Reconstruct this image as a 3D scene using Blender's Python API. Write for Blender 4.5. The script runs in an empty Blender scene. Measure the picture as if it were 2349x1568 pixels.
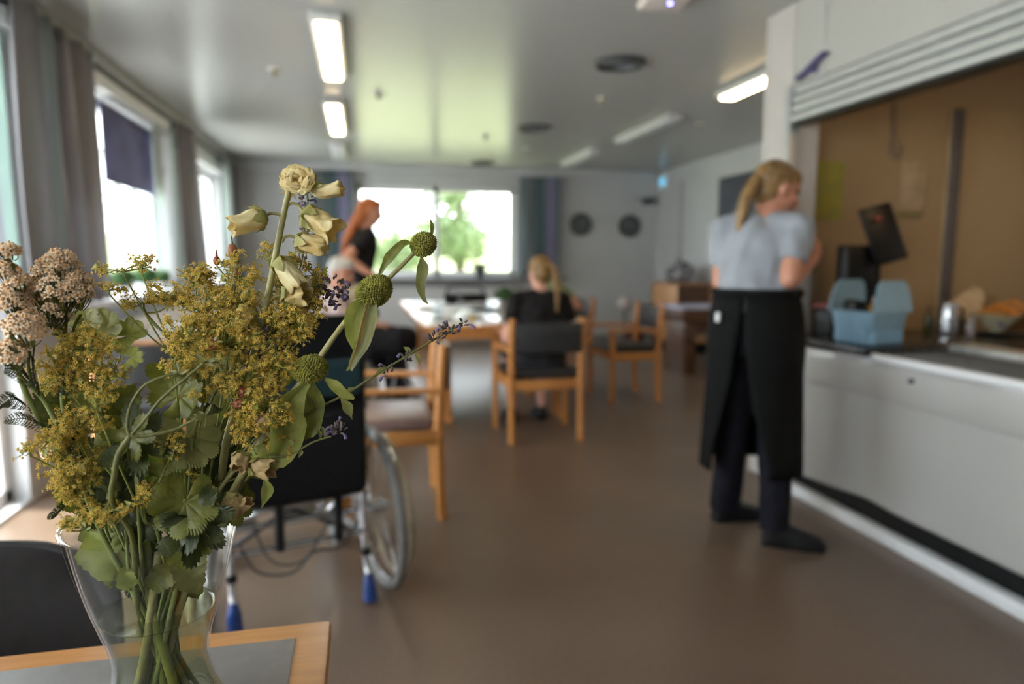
import bpy, bmesh, math, random
from mathutils import Vector as V, Matrix, Quaternion, noise
random.seed(7)
C = bpy.context.scene.collection
PI = math.pi
sc = bpy.context.scene
def rnd(a, b): return random.uniform(a, b)

# ---------------------------------------------------------------- camera frame (24 mm lens, eye 1.22 m above the floor)
FPX, IW, IH, EYE = 1566.0, 2349, 1568, 1.22
TH, PH = math.radians(12.3866), math.radians(6.9899)
CF = V((math.sin(TH)*math.cos(PH), math.cos(TH)*math.cos(PH), -math.sin(PH)))
CR = V((math.cos(TH), -math.sin(TH), 0))
CU = V((math.sin(TH)*math.sin(PH), math.cos(TH)*math.sin(PH), math.cos(PH)))
def at(px, py, y):
    d = CF + CR*((px-IW/2)/FPX) + CU*((IH/2-py)/FPX)
    return V((d.x*y/d.y, y, EYE+d.z*y/d.y))

# ---------------------------------------------------------------- materials
MATS = {}
def mat(name, col, rough=0.6, metal=0.0, var=0.12, scale=20.0, bump=0.0, bscale=None, trans=0.0, spec=0.5, sheen=0.0, coat=0.0, emit=None, estr=0.0, col2=None):
    if name in MATS: return MATS[name]
    m = bpy.data.materials.new(name); m.use_nodes = True
    nt = m.node_tree; N = nt.nodes; L = nt.links
    b = N['Principled BSDF']
    b.inputs['Roughness'].default_value = rough; b.inputs['Metallic'].default_value = metal
    b.inputs['Specular IOR Level'].default_value = spec
    b.inputs['Sheen Weight'].default_value = sheen; b.inputs['Coat Weight'].default_value = coat
    tc = N.new('ShaderNodeTexCoord')
    nz = N.new('ShaderNodeTexNoise'); nz.inputs['Scale'].default_value = scale; nz.inputs['Detail'].default_value = 4
    L.new(tc.outputs['Object'], nz.inputs['Vector'])
    rp = N.new('ShaderNodeValToRGB')
    c = V(col[:3]); c2 = V(col2[:3]) if col2 else c*(1+var); c1 = c if col2 else c*(1-var)
    rp.color_ramp.elements[0].position = 0.35; rp.color_ramp.elements[1].position = 0.65
    rp.color_ramp.elements[0].color = (*[min(1, x) for x in c1], 1)
    rp.color_ramp.elements[1].color = (*[min(1, x) for x in c2], 1)
    L.new(nz.outputs['Fac'], rp.inputs['Fac'])
    L.new(rp.outputs['Color'], b.inputs['Base Color'])
    if bump:
        bn = N.new('ShaderNodeTexNoise'); bn.inputs['Scale'].default_value = bscale or scale*3; bn.inputs['Detail'].default_value = 3
        L.new(tc.outputs['Object'], bn.inputs['Vector'])
        bp = N.new('ShaderNodeBump'); bp.inputs['Strength'].default_value = bump; bp.inputs['Distance'].default_value = 0.004
        L.new(bn.outputs['Fac'], bp.inputs['Height']); L.new(bp.outputs['Normal'], b.inputs['Normal'])
    if emit:
        b.inputs['Emission Color'].default_value = (*emit, 1); b.inputs['Emission Strength'].default_value = estr
    if trans:
        tl = N.new('ShaderNodeBsdfTranslucent'); L.new(rp.outputs['Color'], tl.inputs['Color'])
        mx = N.new('ShaderNodeMixShader'); mx.inputs[0].default_value = trans
        out = N['Material Output']
        L.new(b.outputs[0], mx.inputs[1]); L.new(tl.outputs[0], mx.inputs[2]); L.new(mx.outputs[0], out.inputs[0])
    MATS[name] = m
    return m

def wood(name, c1, c2, rough=0.4, scale=(3, 3, 30)):
    m = bpy.data.materials.new(name); m.use_nodes = True
    nt = m.node_tree; N = nt.nodes; L = nt.links; b = N['Principled BSDF']; b.inputs['Roughness'].default_value = rough
    tc = N.new('ShaderNodeTexCoord'); mp = N.new('ShaderNodeMapping'); mp.inputs['Scale'].default_value = scale
    nz = N.new('ShaderNodeTexNoise'); nz.inputs['Scale'].default_value = 2.0; nz.inputs['Detail'].default_value = 6; nz.inputs['Distortion'].default_value = 1.2
    rp = N.new('ShaderNodeValToRGB'); rp.color_ramp.elements[0].position = .3; rp.color_ramp.elements[1].position = .7
    rp.color_ramp.elements[0].color = (*c1, 1); rp.color_ramp.elements[1].color = (*c2, 1)
    L.new(tc.outputs['Object'], mp.inputs[0]); L.new(mp.outputs[0], nz.inputs['Vector']); L.new(nz.outputs['Fac'], rp.inputs[0]); L.new(rp.outputs[0], b.inputs['Base Color'])
    return m

def clear_glass(name, tint=(1, 1, 1), ior=1.45, rough=0.0):
    m = bpy.data.materials.new(name); m.use_nodes = True
    nt = m.node_tree; N = nt.nodes; L = nt.links; N.remove(N['Principled BSDF'])
    t = N.new('ShaderNodeBsdfTransparent'); t.inputs[0].default_value = (*tint, 1)
    g = N.new('ShaderNodeBsdfGlossy'); g.inputs['Roughness'].default_value = rough; g.inputs['Color'].default_value = (.9, .9, .9, 1)
    f = N.new('ShaderNodeFresnel'); ge = N.new('ShaderNodeNewGeometry'); io = N.new('ShaderNodeMapRange')   # same reflectance on both faces of the sheet
    io.inputs['To Min'].default_value = ior; io.inputs['To Max'].default_value = 1/ior
    L.new(ge.outputs['Backfacing'], io.inputs['Value']); L.new(io.outputs[0], f.inputs['IOR'])
    mx = N.new('ShaderNodeMixShader'); L.new(f.outputs[0], mx.inputs[0]); L.new(t.outputs[0], mx.inputs[1]); L.new(g.outputs[0], mx.inputs[2])
    L.new(mx.outputs[0], N['Material Output'].inputs[0])
    return m

def striped(name, cols, scale, rough=.8, trans=.25):
    """curtain cloth with woven vertical stripes across its width (object X)"""
    m = bpy.data.materials.new(name); m.use_nodes = True
    nt = m.node_tree; N = nt.nodes; L = nt.links; b = N['Principled BSDF']; b.inputs['Roughness'].default_value = rough
    tc = N.new('ShaderNodeTexCoord'); uv = N.new('ShaderNodeSeparateXYZ'); L.new(tc.outputs['UV'], uv.inputs[0])
    mu = N.new('ShaderNodeMath'); mu.operation = 'MULTIPLY'; mu.inputs[1].default_value = scale; L.new(uv.outputs[0], mu.inputs[0])
    fr = N.new('ShaderNodeMath'); fr.operation = 'FRACT'; L.new(mu.outputs[0], fr.inputs[0])
    rp = N.new('ShaderNodeValToRGB'); rp.color_ramp.interpolation = 'EASE'
    el = rp.color_ramp.elements
    while len(el) < len(cols): el.new(.5)
    for i, c in enumerate(cols): el[i].position = i/(len(cols)-1); el[i].color = (*c, 1)
    L.new(fr.outputs[0], rp.inputs[0]); L.new(rp.outputs[0], b.inputs['Base Color'])
    tl = N.new('ShaderNodeBsdfTranslucent'); L.new(rp.outputs[0], tl.inputs[0])
    mx = N.new('ShaderNodeMixShader'); mx.inputs[0].default_value = trans
    L.new(b.outputs[0], mx.inputs[1]); L.new(tl.outputs[0], mx.inputs[2]); L.new(mx.outputs[0], N['Material Output'].inputs[0])
    return m

W_wall = mat('wall_paint', (.56, .57, .58), .7, var=.02, scale=3, bump=.05, bscale=200)
W_white = mat('white_paint', (.74, .75, .77), .45, var=.02, scale=6)
W_kitchen = mat('kitchen_paint', (.38, .265, .14), .6, var=.015, scale=2)
M_wood = wood('beech_wood', (.44, .175, .042), (.58, .25, .068), .38)
M_wood_dark = wood('dark_wood', (.07, .028, .013), (.13, .055, .025), .4)
M_wood_cab = wood('cabinet_wood', (.42, .21, .09), (.54, .29, .13), .45)
M_rimwood = wood('table_rim_wood', (.50, .215, .055), (.62, .28, .085), .35, (4, 30, 4))
M_black = mat('black_fabric', (.010, .010, .011), .85, var=.3, scale=60, bump=.2, bscale=400, spec=.2)
M_blackplastic = mat('black_plastic', (.007, .007, .008), .4, var=.2, spec=.3)
M_darkgrey = mat('dark_grey_plastic', (.05, .05, .055), .5)
M_steel = mat('brushed_steel', (.55, .55, .56), .28, 1.0, var=.05, scale=80)
M_chrome = mat('silver_tube', (.62, .63, .66), .22, .9, var=.03)
M_rubber = mat('grey_rubber', (.17, .165, .16), .6)
M_seatbrown = mat('brown_vinyl_seat', (.20, .125, .11), .4, var=.1)
M_greylam = mat('grey_laminate', (.165, .15, .143), .38, var=.05, scale=60)
M_skin = mat('skin', (.52, .24, .155), .5, var=.08, scale=12)
M_skin2 = mat('pale_skin', (.62, .33, .25), .5, var=.08, scale=12)

# ---------------------------------------------------------------- mesh helpers
def obj(name, bm, m, parent=None, smooth=True, loc=None, mats=None):
    me = bpy.data.meshes.new(name)
    bmesh.ops.recalc_face_normals(bm, faces=bm.faces[:])
    bm.to_mesh(me); bm.free()
    if mats:
        for q in mats: me.materials.append(q)
    elif m: me.materials.append(m)
    if smooth:
        for p in me.polygons: p.use_smooth = True
        try: me.set_sharp_from_angle(angle=math.radians(42))
        except Exception: pass
    o = bpy.data.objects.new(name, me); C.objects.link(o)
    if parent is not None: o.parent = parent
    if loc is not None: o.location = loc
    return o
def tag(o, label, cat, group=None, kind=None):
    if label: o['label'] = label
    if cat: o['category'] = cat
    if group: o['group'] = group
    if kind: o['kind'] = kind
    return o
def thing(name, label, cat, loc=(0, 0, 0), rotz=0.0, group=None):
    o = bpy.data.objects.new(name, None); o.empty_display_size = .1; C.objects.link(o)
    o.location = loc; o.rotation_euler = (0, 0, rotz)
    return tag(o, label, cat, group)
def struct(name, bm, m, parent=None, smooth=False):
    o = obj(name, bm, m, parent, smooth)
    if parent is None: o['kind'] = 'structure'
    return o
def copy_tree(o, parent=None):
    c = o.copy(); C.objects.link(c)
    if parent is not None: c.parent = parent
    for ch in [x for x in bpy.data.objects if x.parent == o]: copy_tree(ch, c)
    return c
def B(): return bmesh.new()
def box(bm, lo, hi, bev=0.0, rot=None, piv=None, seg=2):
    lo, hi = V(lo), V(hi); c = (lo+hi)/2; s = hi-lo
    r = bmesh.ops.create_cube(bm, size=1.0)
    vs = r['verts']
    for v in vs: v.co = V((v.co.x*s.x, v.co.y*s.y, v.co.z*s.z)) + c
    if bev:
        es = list({e for v in vs for e in v.link_edges})
        rb = bmesh.ops.bevel(bm, geom=es, offset=min(bev, min(s)*.45), segments=seg, affect='EDGES', profile=.5)
        vs = list({v for f in rb['faces'] for v in f.verts} | {v for v in vs if v.is_valid})
    if rot is not None:
        p = V(piv) if piv is not None else c
        for v in vs: v.co = rot @ (v.co-p) + p
    return vs
def RZ(a): return Matrix.Rotation(a, 3, 'Z')
def RX(a): return Matrix.Rotation(a, 3, 'X')
def RY(a): return Matrix.Rotation(a, 3, 'Y')
def smooth_path(pts, n=6):
    pts = [V(p) for p in pts]
    if len(pts) < 3: return [pts[0].lerp(pts[-1], i/n) for i in range(n+1)]
    out = []
    P = [pts[0]*2-pts[1]] + pts + [pts[-1]*2-pts[-2]]
    for i in range(1, len(P)-2):
        for k in range(n):
            t = k/n; a, b, c, d = P[i-1], P[i], P[i+1], P[i+2]
            out.append(.5*((2*b) + (c-a)*t + (2*a-5*b+4*c-d)*t*t + (3*b-a-3*c+d)*t**3))
    out.append(pts[-1]); return out
def tube(bm, pts, r, seg=8, caps=True, closed=False, flat=1.0, mi=0):
    pts = [V(p) for p in pts]; n = len(pts)
    rr = r if isinstance(r, (list, tuple)) else [r]*n
    if len(rr) != n: rr = [rr[0] + (rr[-1]-rr[0])*i/(n-1) if len(rr) == 2 else rr[min(len(rr)-1, int(i*len(rr)/n))] for i in range(n)]
    up = None; rings = []
    for i in range(n):
        t = (pts[(i+1) % n]-pts[i-1]) if closed else (pts[min(n-1, i+1)]-pts[max(0, i-1)])
        if t.length < 1e-9: t = V((0, 0, 1))
        t.normalize()
        if up is None:
            up = V((0, 0, 1)) if abs(t.z) < .9 else V((1, 0, 0))
        s = t.cross(up)
        if s.length < 1e-6: s = t.orthogonal()
        s.normalize(); up = s.cross(t).normalized()
        rings.append([bm.verts.new(pts[i] + s*math.cos(2*PI*k/seg)*rr[i] + up*math.sin(2*PI*k/seg)*rr[i]*flat) for k in range(seg)])
    for i in range(n if closed else n-1):
        a, b = rings[i], rings[(i+1) % n]
        for k in range(seg):
            f = bm.faces.new((a[k], a[(k+1) % seg], b[(k+1) % seg], b[k])); f.material_index = mi; f.smooth = True
    if caps and not closed and seg > 2:
        f = bm.faces.new(rings[0][::-1]); f.material_index = mi
        f = bm.faces.new(rings[-1]); f.material_index = mi
def lathe(bm, prof, c=(0, 0, 0), seg=32, M=None, mi=0, close_ends=False):
    c = V(c); rings = []
    for (r, z) in prof:
        ring = []
        for k in range(seg):
            a = 2*PI*k/seg; p = V((r*math.cos(a), r*math.sin(a), z))
            if M is not None: p = M @ p
            ring.append(bm.verts.new(c+p))
        rings.append(ring)
    for i in range(len(rings)-1):
        for k in range(seg):
            f = bm.faces.new((rings[i][k], rings[i][(k+1) % seg], rings[i+1][(k+1) % seg], rings[i+1][k])); f.material_index = mi
    if close_ends:
        bm.faces.new(rings[0][::-1]).material_index = mi; bm.faces.new(rings[-1]).material_index = mi
def ball(bm, c, r, rot=None, sub=3, mi=0):
    r = r if hasattr(r, '__len__') else (r, r, r)
    q = bmesh.ops.create_icosphere(bm, subdivisions=sub, radius=1)
    for v in q['verts']:
        p = V((v.co.x*r[0], v.co.y*r[1], v.co.z*r[2]))
        v.co = (rot @ p if rot is not None else p) + V(c)
    if mi:
        for f in {f for v in q['verts'] for f in v.link_faces}: f.material_index = mi
    return q['verts']
def frame_to(z, x=None):
    """3x3 matrix whose z axis is z"""
    z = V(z).normalized(); x = V(x) if x is not None else z.orthogonal()
    y = z.cross(x)
    if y.length < 1e-6: x = z.orthogonal(); y = z.cross(x)
    y.normalize(); x = y.cross(z).normalized()
    return Matrix((x, y, z)).transposed()
def limb(bm, pts, rs, seg=14):
    """tapered limb with round joints"""
    for i in range(len(pts)-1):
        a, b = V(pts[i]), V(pts[i+1]); n = 5
        tube(bm, [a.lerp(b, k/n) for k in range(n+1)], [rs[i]+(rs[i+1]-rs[i])*k/n for k in range(n+1)], seg)
    for p, r in zip(pts, rs): ball(bm, p, r*.99, sub=2)
def remesh(bm, voxel, it=4, wob=0.0, ws=6.0):
    me = bpy.data.meshes.new('tmp'); bm.to_mesh(me); bm.free()
    o = bpy.data.objects.new('tmp', me); C.objects.link(o)
    md = o.modifiers.new('r', 'REMESH'); md.mode = 'VOXEL'; md.voxel_size = voxel
    dg = bpy.context.evaluated_depsgraph_get(); dg.update()
    me2 = bpy.data.meshes.new_from_object(o.evaluated_get(dg))
    b2 = B(); b2.from_mesh(me2)
    bpy.data.objects.remove(o); bpy.data.meshes.remove(me); bpy.data.meshes.remove(me2)
    for _ in range(it): bmesh.ops.smooth_vert(b2, verts=b2.verts[:], factor=.5, use_axis_x=True, use_axis_y=True, use_axis_z=True)
    if wob:
        b2.normal_update()
        for v in b2.verts:
            p = v.co; q = V((p.x*ws, p.y*ws, p.z*ws*.45))
            v.co = v.co + v.normal*wob*(noise.noise(q)+.5*noise.noise(q*2.3))

    return b2
# ---------------------------------------------------------------- world and light
w = bpy.data.worlds.new('overcast_sky'); sc.world = w; w.use_nodes = True
nt = w.node_tree; bgn = nt.nodes['Background']
tc = nt.nodes.new('ShaderNodeTexCoord'); sp = nt.nodes.new('ShaderNodeSeparateXYZ'); rp = nt.nodes.new('ShaderNodeValToRGB')
rp.color_ramp.elements[0].position = 0.0; rp.color_ramp.elements[0].color = (.95, .97, 1, 1)
rp.color_ramp.elements[1].position = .8; rp.color_ramp.elements[1].color = (.84, .91, 1, 1)
nt.links.new(tc.outputs['Generated'], sp.inputs[0]); nt.links.new(sp.outputs[2], rp.inputs[0]); nt.links.new(rp.outputs[0], bgn.inputs[0])
bgn.inputs[1].default_value = 5.0
sun = bpy.data.lights.new('sun', 'SUN'); sun.energy = 8; sun.angle = .05; sun.color = (1, .95, .85)
so = bpy.data.objects.new('sun', sun); C.objects.link(so); so.rotation_euler = V((.27, -.06, -.96)).to_track_quat('-Z', 'Y').to_euler()

# ---------------------------------------------------------------- materials of the shell
def ceiling_mat():
    m = bpy.data.materials.new('white_metal_slats'); m.use_nodes = True
    nt = m.node_tree; N = nt.nodes; L = nt.links; b = N['Principled BSDF']
    b.inputs['Base Color'].default_value = (.45, .45, .435, 1); b.inputs['Roughness'].default_value = .25; b.inputs['Specular IOR Level'].default_value = .30
    tc = N.new('ShaderNodeTexCoord'); s = N.new('ShaderNodeSeparateXYZ'); L.new(tc.outputs['Object'], s.inputs[0])
    mu = N.new('ShaderNodeMath'); mu.operation = 'MULTIPLY'; mu.inputs[1].default_value = 1/.10; L.new(s.outputs[1], mu.inputs[0])
    fr = N.new('ShaderNodeMath'); fr.operation = 'FRACT'; L.new(mu.outputs[0], fr.inputs[0])
    rp = N.new('ShaderNodeValToRGB'); e = rp.color_ramp.elements
    e[0].position = 0; e[0].color = (0, 0, 0, 1); e[1].position = 1; e[1].color = (0, 0, 0, 1)
    a = e.new(.10); a.color = (.9, .9, .9, 1); a = e.new(.5); a.color = (1, 1, 1, 1); a = e.new(.90); a.color = (.9, .9, .9, 1)
    L.new(fr.outputs[0], rp.inputs[0])
    bp = N.new('ShaderNodeBump'); bp.inputs['Strength'].default_value = .32; bp.inputs['Distance'].default_value = .01
    L.new(rp.outputs[0], bp.inputs['Height']); L.new(bp.outputs[0], b.inputs['Normal'])
    return m
def floor_mat():
    m = bpy.data.materials.new('brown_linoleum'); m.use_nodes = True
    nt = m.node_tree; N = nt.nodes; L = nt.links; b = N['Principled BSDF']
    b.inputs['Roughness'].default_value = .36; b.inputs['Specular IOR Level'].default_value = .5
    tc = N.new('ShaderNodeTexCoord')
    n1 = N.new('ShaderNodeTexNoise'); n1.inputs['Scale'].default_value = 1.6; n1.inputs['Detail'].default_value = 3
    n2 = N.new('ShaderNodeTexNoise'); n2.inputs['Scale'].default_value = 140; n2.inputs['Detail'].default_value = 3
    L.new(tc.outputs['Object'], n1.inputs[0]); L.new(tc.outputs['Object'], n2.inputs[0])
    r1 = N.new('ShaderNodeValToRGB'); r1.color_ramp.elements[0].color = (.142, .096, .067, 1); r1.color_ramp.elements[1].color = (.168, .117, .085, 1)
    r1.color_ramp.elements[0].position = .35; r1.color_ramp.elements[1].position = .65
    L.new(n1.outputs[0], r1.inputs[0])
    r2 = N.new('ShaderNodeValToRGB'); r2.color_ramp.elements[0].color = (.8, .8, .8, 1); r2.color_ramp.elements[1].color = (1.15, 1.15, 1.15, 1)
    r2.color_ramp.elements[0].position = .4; r2.color_ramp.elements[1].position = .6
    L.new(n2.outputs[0], r2.inputs[0])
    mx = N.new('ShaderNodeMix'); mx.data_type = 'RGBA'; mx.blend_type = 'MULTIPLY'; mx.inputs[0].default_value = 1
    L.new(r1.outputs[0], mx.inputs[6]); L.new(r2.outputs[0], mx.inputs[7]); L.new(mx.outputs[2], b.inputs['Base Color'])
    return m

# ---------------------------------------------------------------- shell
XL, XR, YB, YF, ZC = -1.65, 4.4, 9.8, -2.5, 2.5
bm = B(); box(bm, (XL-.2, YF-.2, -.12), (XR+.2, YB+.2, 0)); struct('floor', bm, floor_mat())
bm = B(); box(bm, (XL-.2, YF-.2, ZC), (XR+.2, YB+.2, ZC+.15)); struct('ceiling', bm, ceiling_mat())
def wall_y(name, x0, x1, y0, y1, z0, z1, holes, m):
    """wall running along Y with rectangular holes (ya, yb, za, zb)"""
    bm = B(); y = y0
    for (a, b, c, d) in sorted(holes):
        box(bm, (x0, y, z0), (x1, a, z1)); 
        if c > z0: box(bm, (x0, a, z0), (x1, b, c))
        if d < z1: box(bm, (x0, a, d), (x1, b, z1))
        y = b
    box(bm, (x0, y, z0), (x1, y1, z1)); return struct(name, bm, m)
wall_y('wall_left', XL-.2, XL, YF-.2, YB+.2, 0, ZC, [(-1.8, .8, 1.0, 2.3), (1.7, 3.75, .02, 2.25), (4.0, 6.5, .98, 2.3), (7.1, 9.0, .98, 2.2)], W_wall)
bm = B()
for lo, hi in [((XL, YB, 0), (-.05, YB+.2, ZC)), ((2.2, YB, 0), (XR+.2, YB+.2, ZC)), ((-.05, YB, 0), (2.2, YB+.2, .96)), ((-.05, YB, 2.22), (2.2, YB+.2, ZC))]: box(bm, lo, hi)
struct('wall_back', bm, W_wall)
bm = B(); box(bm, (XR, YF-.2, 0), (XR+.2, YB, ZC)); struct('wall_right', bm, W_wall)
bm = B(); box(bm, (XL, YF-.2, 0), (XR, YF, ZC)); struct('wall_front', bm, W_wall)
bm = B(); box(bm, (2.32, 3.38, 0), (XR, 3.44, ZC)); struct('wall_partition', bm, W_wall)
bm = B(); box(bm, (2.34, 3.36, 0), (XR, 3.38, ZC)); struct('wall_kitchen', bm, W_kitchen)
bm = B(); box(bm, (2.17, 3.22, 0), (2.34, 3.46, ZC), .006)
box(bm, (2.165, 3.235, 0), (2.172, 3.262, 2.07), .002); box(bm, (2.165, 3.44, 0), (2.20, 3.465, ZC), .004)
struct('wall_corner', bm, mat('column_paint', (.50, .47, .45), .5, var=.02, scale=4))
bm = B(); box(bm, (2.18, YF, 2.09), (2.32, 3.22, ZC)); struct('wall_bulkhead', bm, mat('bulkhead_paint', (.42, .41, .385), .6, var=.02, scale=3))

# roller shutter rolled up under the bulkhead, with its guide rail
t = thing('roller_shutter', 'white ribbed roller shutter rolled up above the kitchen serving hatch', 'shutter', (2.2, 1, 1.9))
M_shut = mat('white_aluminium', (.46, .47, .465), .35, .2, var=.03)
bm = B()
for k in range(4):
    z = .005+k*.046; box(bm, (-.05+.004*k, -3.4, z), (.05, 2.2, z+.040), .012)
obj('slats', bm, M_shut, t)
bm = B(); box(bm, (-.05, 2.205, -1.1), (.0, 2.235, .19), .004); box(bm, (-.045, 2.24, -1.1), (.02, 2.262, .19), .004); obj('guide_rail', bm, M_shut, t)
bm = B(); box(bm, (-.045, -3.4, -.012), (.045, 2.2, .004), .003); obj('bottom_bar', bm, M_blackplastic, t)
t = tag(obj('wall_hook', (lambda b: (box(b, (-.05, -.11, 0), (-.01, .11, .02), .008, RX(-.35)), box(b, (-.012, -.02, -.02), (0, .02, .04), .004), b)[2])(B()), mat('violet_plastic', (.10, .09, .20), .4)), 'small dark violet bracket on the bulkhead above the shutter', 'hook'); t.location = (2.18, 3.05, 2.13)
bm = B(); tube(bm, [(0, 0, 0), (0, 0, .5)], .004); t = tag(obj('wall_cable', bm, mat('pale_cable', (.5, .5, .48), .5)), 'thin pale cable running up the bulkhead from the violet bracket', 'cable'); t.location = (2.176, 2.99, 2.0+.0)
t.scale = (1, 1, .9); t.location.z = 2.05

# ---------------------------------------------------------------- windows
M_pane = clear_glass('window_glass', (.96, .98, .97), 1.45)
def window_y(name, ya, yb, za, zb, mull, x=XL-.12):
    t = thing(name, None, None, (x, (ya+yb)/2, za)); del_keys(t); t['kind'] = 'structure'
    L_, H_ = (yb-ya)/2, zb-za
    bm = B()
    for s in (-1, 1): box(bm, (-.04, s*L_-(.07 if s > 0 else 0), 0), (.04, s*L_+(.07 if s < 0 else 0), H_), .006)
    box(bm, (-.04, -L_, 0), (.04, L_, .07), .006); box(bm, (-.04, -L_, H_-.07), (.04, L_, H_), .006)
    for m_ in mull: box(bm, (-.045, m_-(ya+yb)/2-.05, .0), (.045, m_-(ya+yb)/2+.05, H_), .006)
    f = obj('frame', bm, W_white, t)
    bm = B(); box(bm, (-.006, -L_+.05, .05), (.0, L_-.05, H_-.05)); obj('pane', bm, M_pane, t)
    return t
def del_keys(t):
    for k in ('label', 'category', 'group'):
        if k in t.keys(): del t[k]
window_y('window_1', 4.0, 6.5, .98, 2.3, [])
window_y('window_2', 7.1, 9.0, .98, 2.2, [8.1])
window_y('window_added_unseen', -1.8, .8, 1.0, 2.3, [-.5])  # out of view behind the camera, added to light the flowers from the left
window_y('door_1', 1.7, 3.75, .02, 2.25, [2.72])
t = thing('window_3', None, None, (1.075, YB+.1, .96)); del_keys(t); t['kind'] = 'structure'
bm = B()
for x0, x1, z0, z1 in [(-1.125, -1.06, 0, 1.26), (1.06, 1.125, 0, 1.26), (-1.125, 1.125, 0, .07), (-1.125, 1.125, 1.19, 1.26), (-.055, .035, 0, 1.26)]: box(bm, (x0, -.04, z0), (x1, .04, z1), .006)
obj('frame', bm, W_white, t)
bm = B(); box(bm, (-1.08, 0, .05), (1.08, .006, 1.2)); obj('pane', bm, M_pane, t)
M_sill = mat('grey_sill', (.17, .17, .18), .4); M_sillw = mat('pale_sill', (.50, .50, .54), .4)
bm = B(); box(bm, (XL-.18, 3.9, .925), (XL+.16, 9.0, .965), .008); struct('trim_1', bm, M_sillw)
bm = B(); box(bm, (-.9, YB-.2, .905), (2.95, YB+.04, .945), .006); struct('trim_2', bm, M_sill)
bm = B(); box(bm, (XL, 3.8, 2.31), (XL+.05, 6.62, 2.40), .006); box(bm, (XL, 7.0, 2.22), (XL+.05, 9.1, 2.31), .006); struct('trim_3', bm, W_white)
bm = B(); box(bm, (XL, YF, 2.43), (XL+.09, YB, 2.5), .01); struct('trim_4', bm, mat('rail_paint', (.32, .32, .31), .5))
bm = B(); box(bm, (XL, YB-.10, 2.40), (XR, YB, 2.5), .01); struct('trim_5', bm, W_wall)
bm = B(); box(bm, (XL, YB-.02, 0), (XR, YB, .08), .004); struct('baseboard_back', bm, mat('skirting', (.28, .27, .26), .5))
bm = B(); box(bm, (XR-.02, 3.5, 0), (XR, YB, .08), .004); struct('baseboard_right', bm, MATS['skirting'])
bm = B(); box(bm, (XR-.035, 6.6, 0), (XR, 6.68, 2.12), .004); box(bm, (XR-.035, 8.93, 0), (XR, 9.0, 2.3), .004); struct('trim_6', bm, mat('door_trim', (.45, .46, .47), .5))

# radiators
def radiator(loc, rotz, length, label):
    t = thing('radiator', label, 'radiator', loc, rotz)
    bm = B(); n = int(length/.055)
    box(bm, (-length/2, .02, .03), (length/2, .05, .57), .01)
    for k in range(n):
        x = -length/2+.01+k*.055; box(bm, (x, .0, .0), (x+.035, .07, .6), .01)
    obj('panel', bm, W_white, t)
    bm = B(); tube(bm, [(length/2-.03, .03, 0), (length/2-.03, .03, -.2)], .01); obj('pipe', bm, W_white, t)
    bm = B(); tube(bm, [(length/2-.03, .03, .62), (length/2-.03, -.06, .62)], [.018, .022]); obj('valve', bm, W_white, t)
radiator((1.0, YB-.12, .22), 0, 2.2, 'long white ribbed radiator under the back window')
radiator((XL+.11, 5.3, .22), -PI/2, 2.2, 'white ribbed radiator under the nearer left window')

# ---------------------------------------------------------------- curtains
cur_grey = striped('curtain_grey', [(.26, .25, .27), (.34, .32, .32), (.21, .20, .22), (.42, .42, .44), (.29, .33, .33)], 3, trans=.35)
cur_teal = striped('curtain_teal', [(.26, .32, .34), (.34, .38, .40), (.16, .26, .27), (.50, .48, .68), (.24, .28, .32)], 1, trans=.45)
cur_light = striped('curtain_light', [(.60, .68, .65), (.72, .75, .74), (.60, .60, .64), (.63, .74, .70)], 1, trans=.5)
def curtain(label, p0, p1, z0, z1, folds, m, amp=.035, flare=0.0, group=None):
    p0, p1 = V((*p0, 0)), V((*p1, 0)); d = p1-p0; L_ = d.length; nrm = V((-d.y, d.x, 0)).normalized()
    bm = B(); uv = bm.loops.layers.uv.new('UVMap'); nx, nz = folds*10, 14; g = []
    for i in range(nx+1):
        u = i/nx; row = []
        for j in range(nz+1):
            v = j/nz; z = z1+(z0-z1)*v
            ph = u*folds*2*PI
            off = amp*(.6+.4*v)*math.sin(ph+.4*math.sin(3*v+u*5)) + .01*math.sin(ph*2.3+v*2)
            row.append((bm.verts.new(p0 + d*u*(1+flare*v) + nrm*off + V((0, 0, z))), u, v))
        g.append(row)
    for i in range(nx):
        for j in range(nz):
            q = [g[i][j], g[i+1][j], g[i+1][j+1], g[i][j+1]]
            f = bm.faces.new([a[0] for a in q])
            for lp, a in zip(f.loops, q): lp[uv].uv = (a[1], a[2])
    base = V((p0.x, p0.y, z0))
    for v in bm.verts: v.co -= base
    o = obj('curtain', bm, m, loc=base)
    md = o.modifiers.new('thickness', 'SOLIDIFY'); md.thickness = .002
    tag(o, label, 'curtain', group); return o
curtain('wide grey-brown curtain hanging beside the glass door at the left edge', (XL+.12, 3.72), (XL+.10, 4.70), .97, 2.43, 5, cur_grey, .05)
curtain('pale sea-green curtain at the glass door, leftmost of all', (XL+.12, 3.0), (XL+.12, 3.5), .95, 2.43, 4, cur_light, .04)
curtain('pale thin curtain at the far edge of the nearer left window', (XL+.06, 6.12), (XL+.08, 6.55), .97, 2.3, 3, cur_light, .02)
curtain('dark grey curtain flaring out between the two left windows', (XL+.10, 6.75), (XL+.12, 7.15), .97, 2.42, 3, cur_grey, .03, .75)
curtain('sea-green curtain at the far edge of the second left window', (XL+.10, 8.82), (XL+.10, 9.1), .97, 2.4, 3, cur_light, .03)
curtain('grey curtain hanging in the far left corner of the room', (XL+.08, 9.15), (XL+.10, 9.6), .3, 2.4, 3, cur_grey, .03)
curtain('blue-grey curtain with a violet stripe right of the back window', (2.24, YB-.14), (2.84, YB-.14), .96, 2.36, 6, cur_teal, .03)
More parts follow.
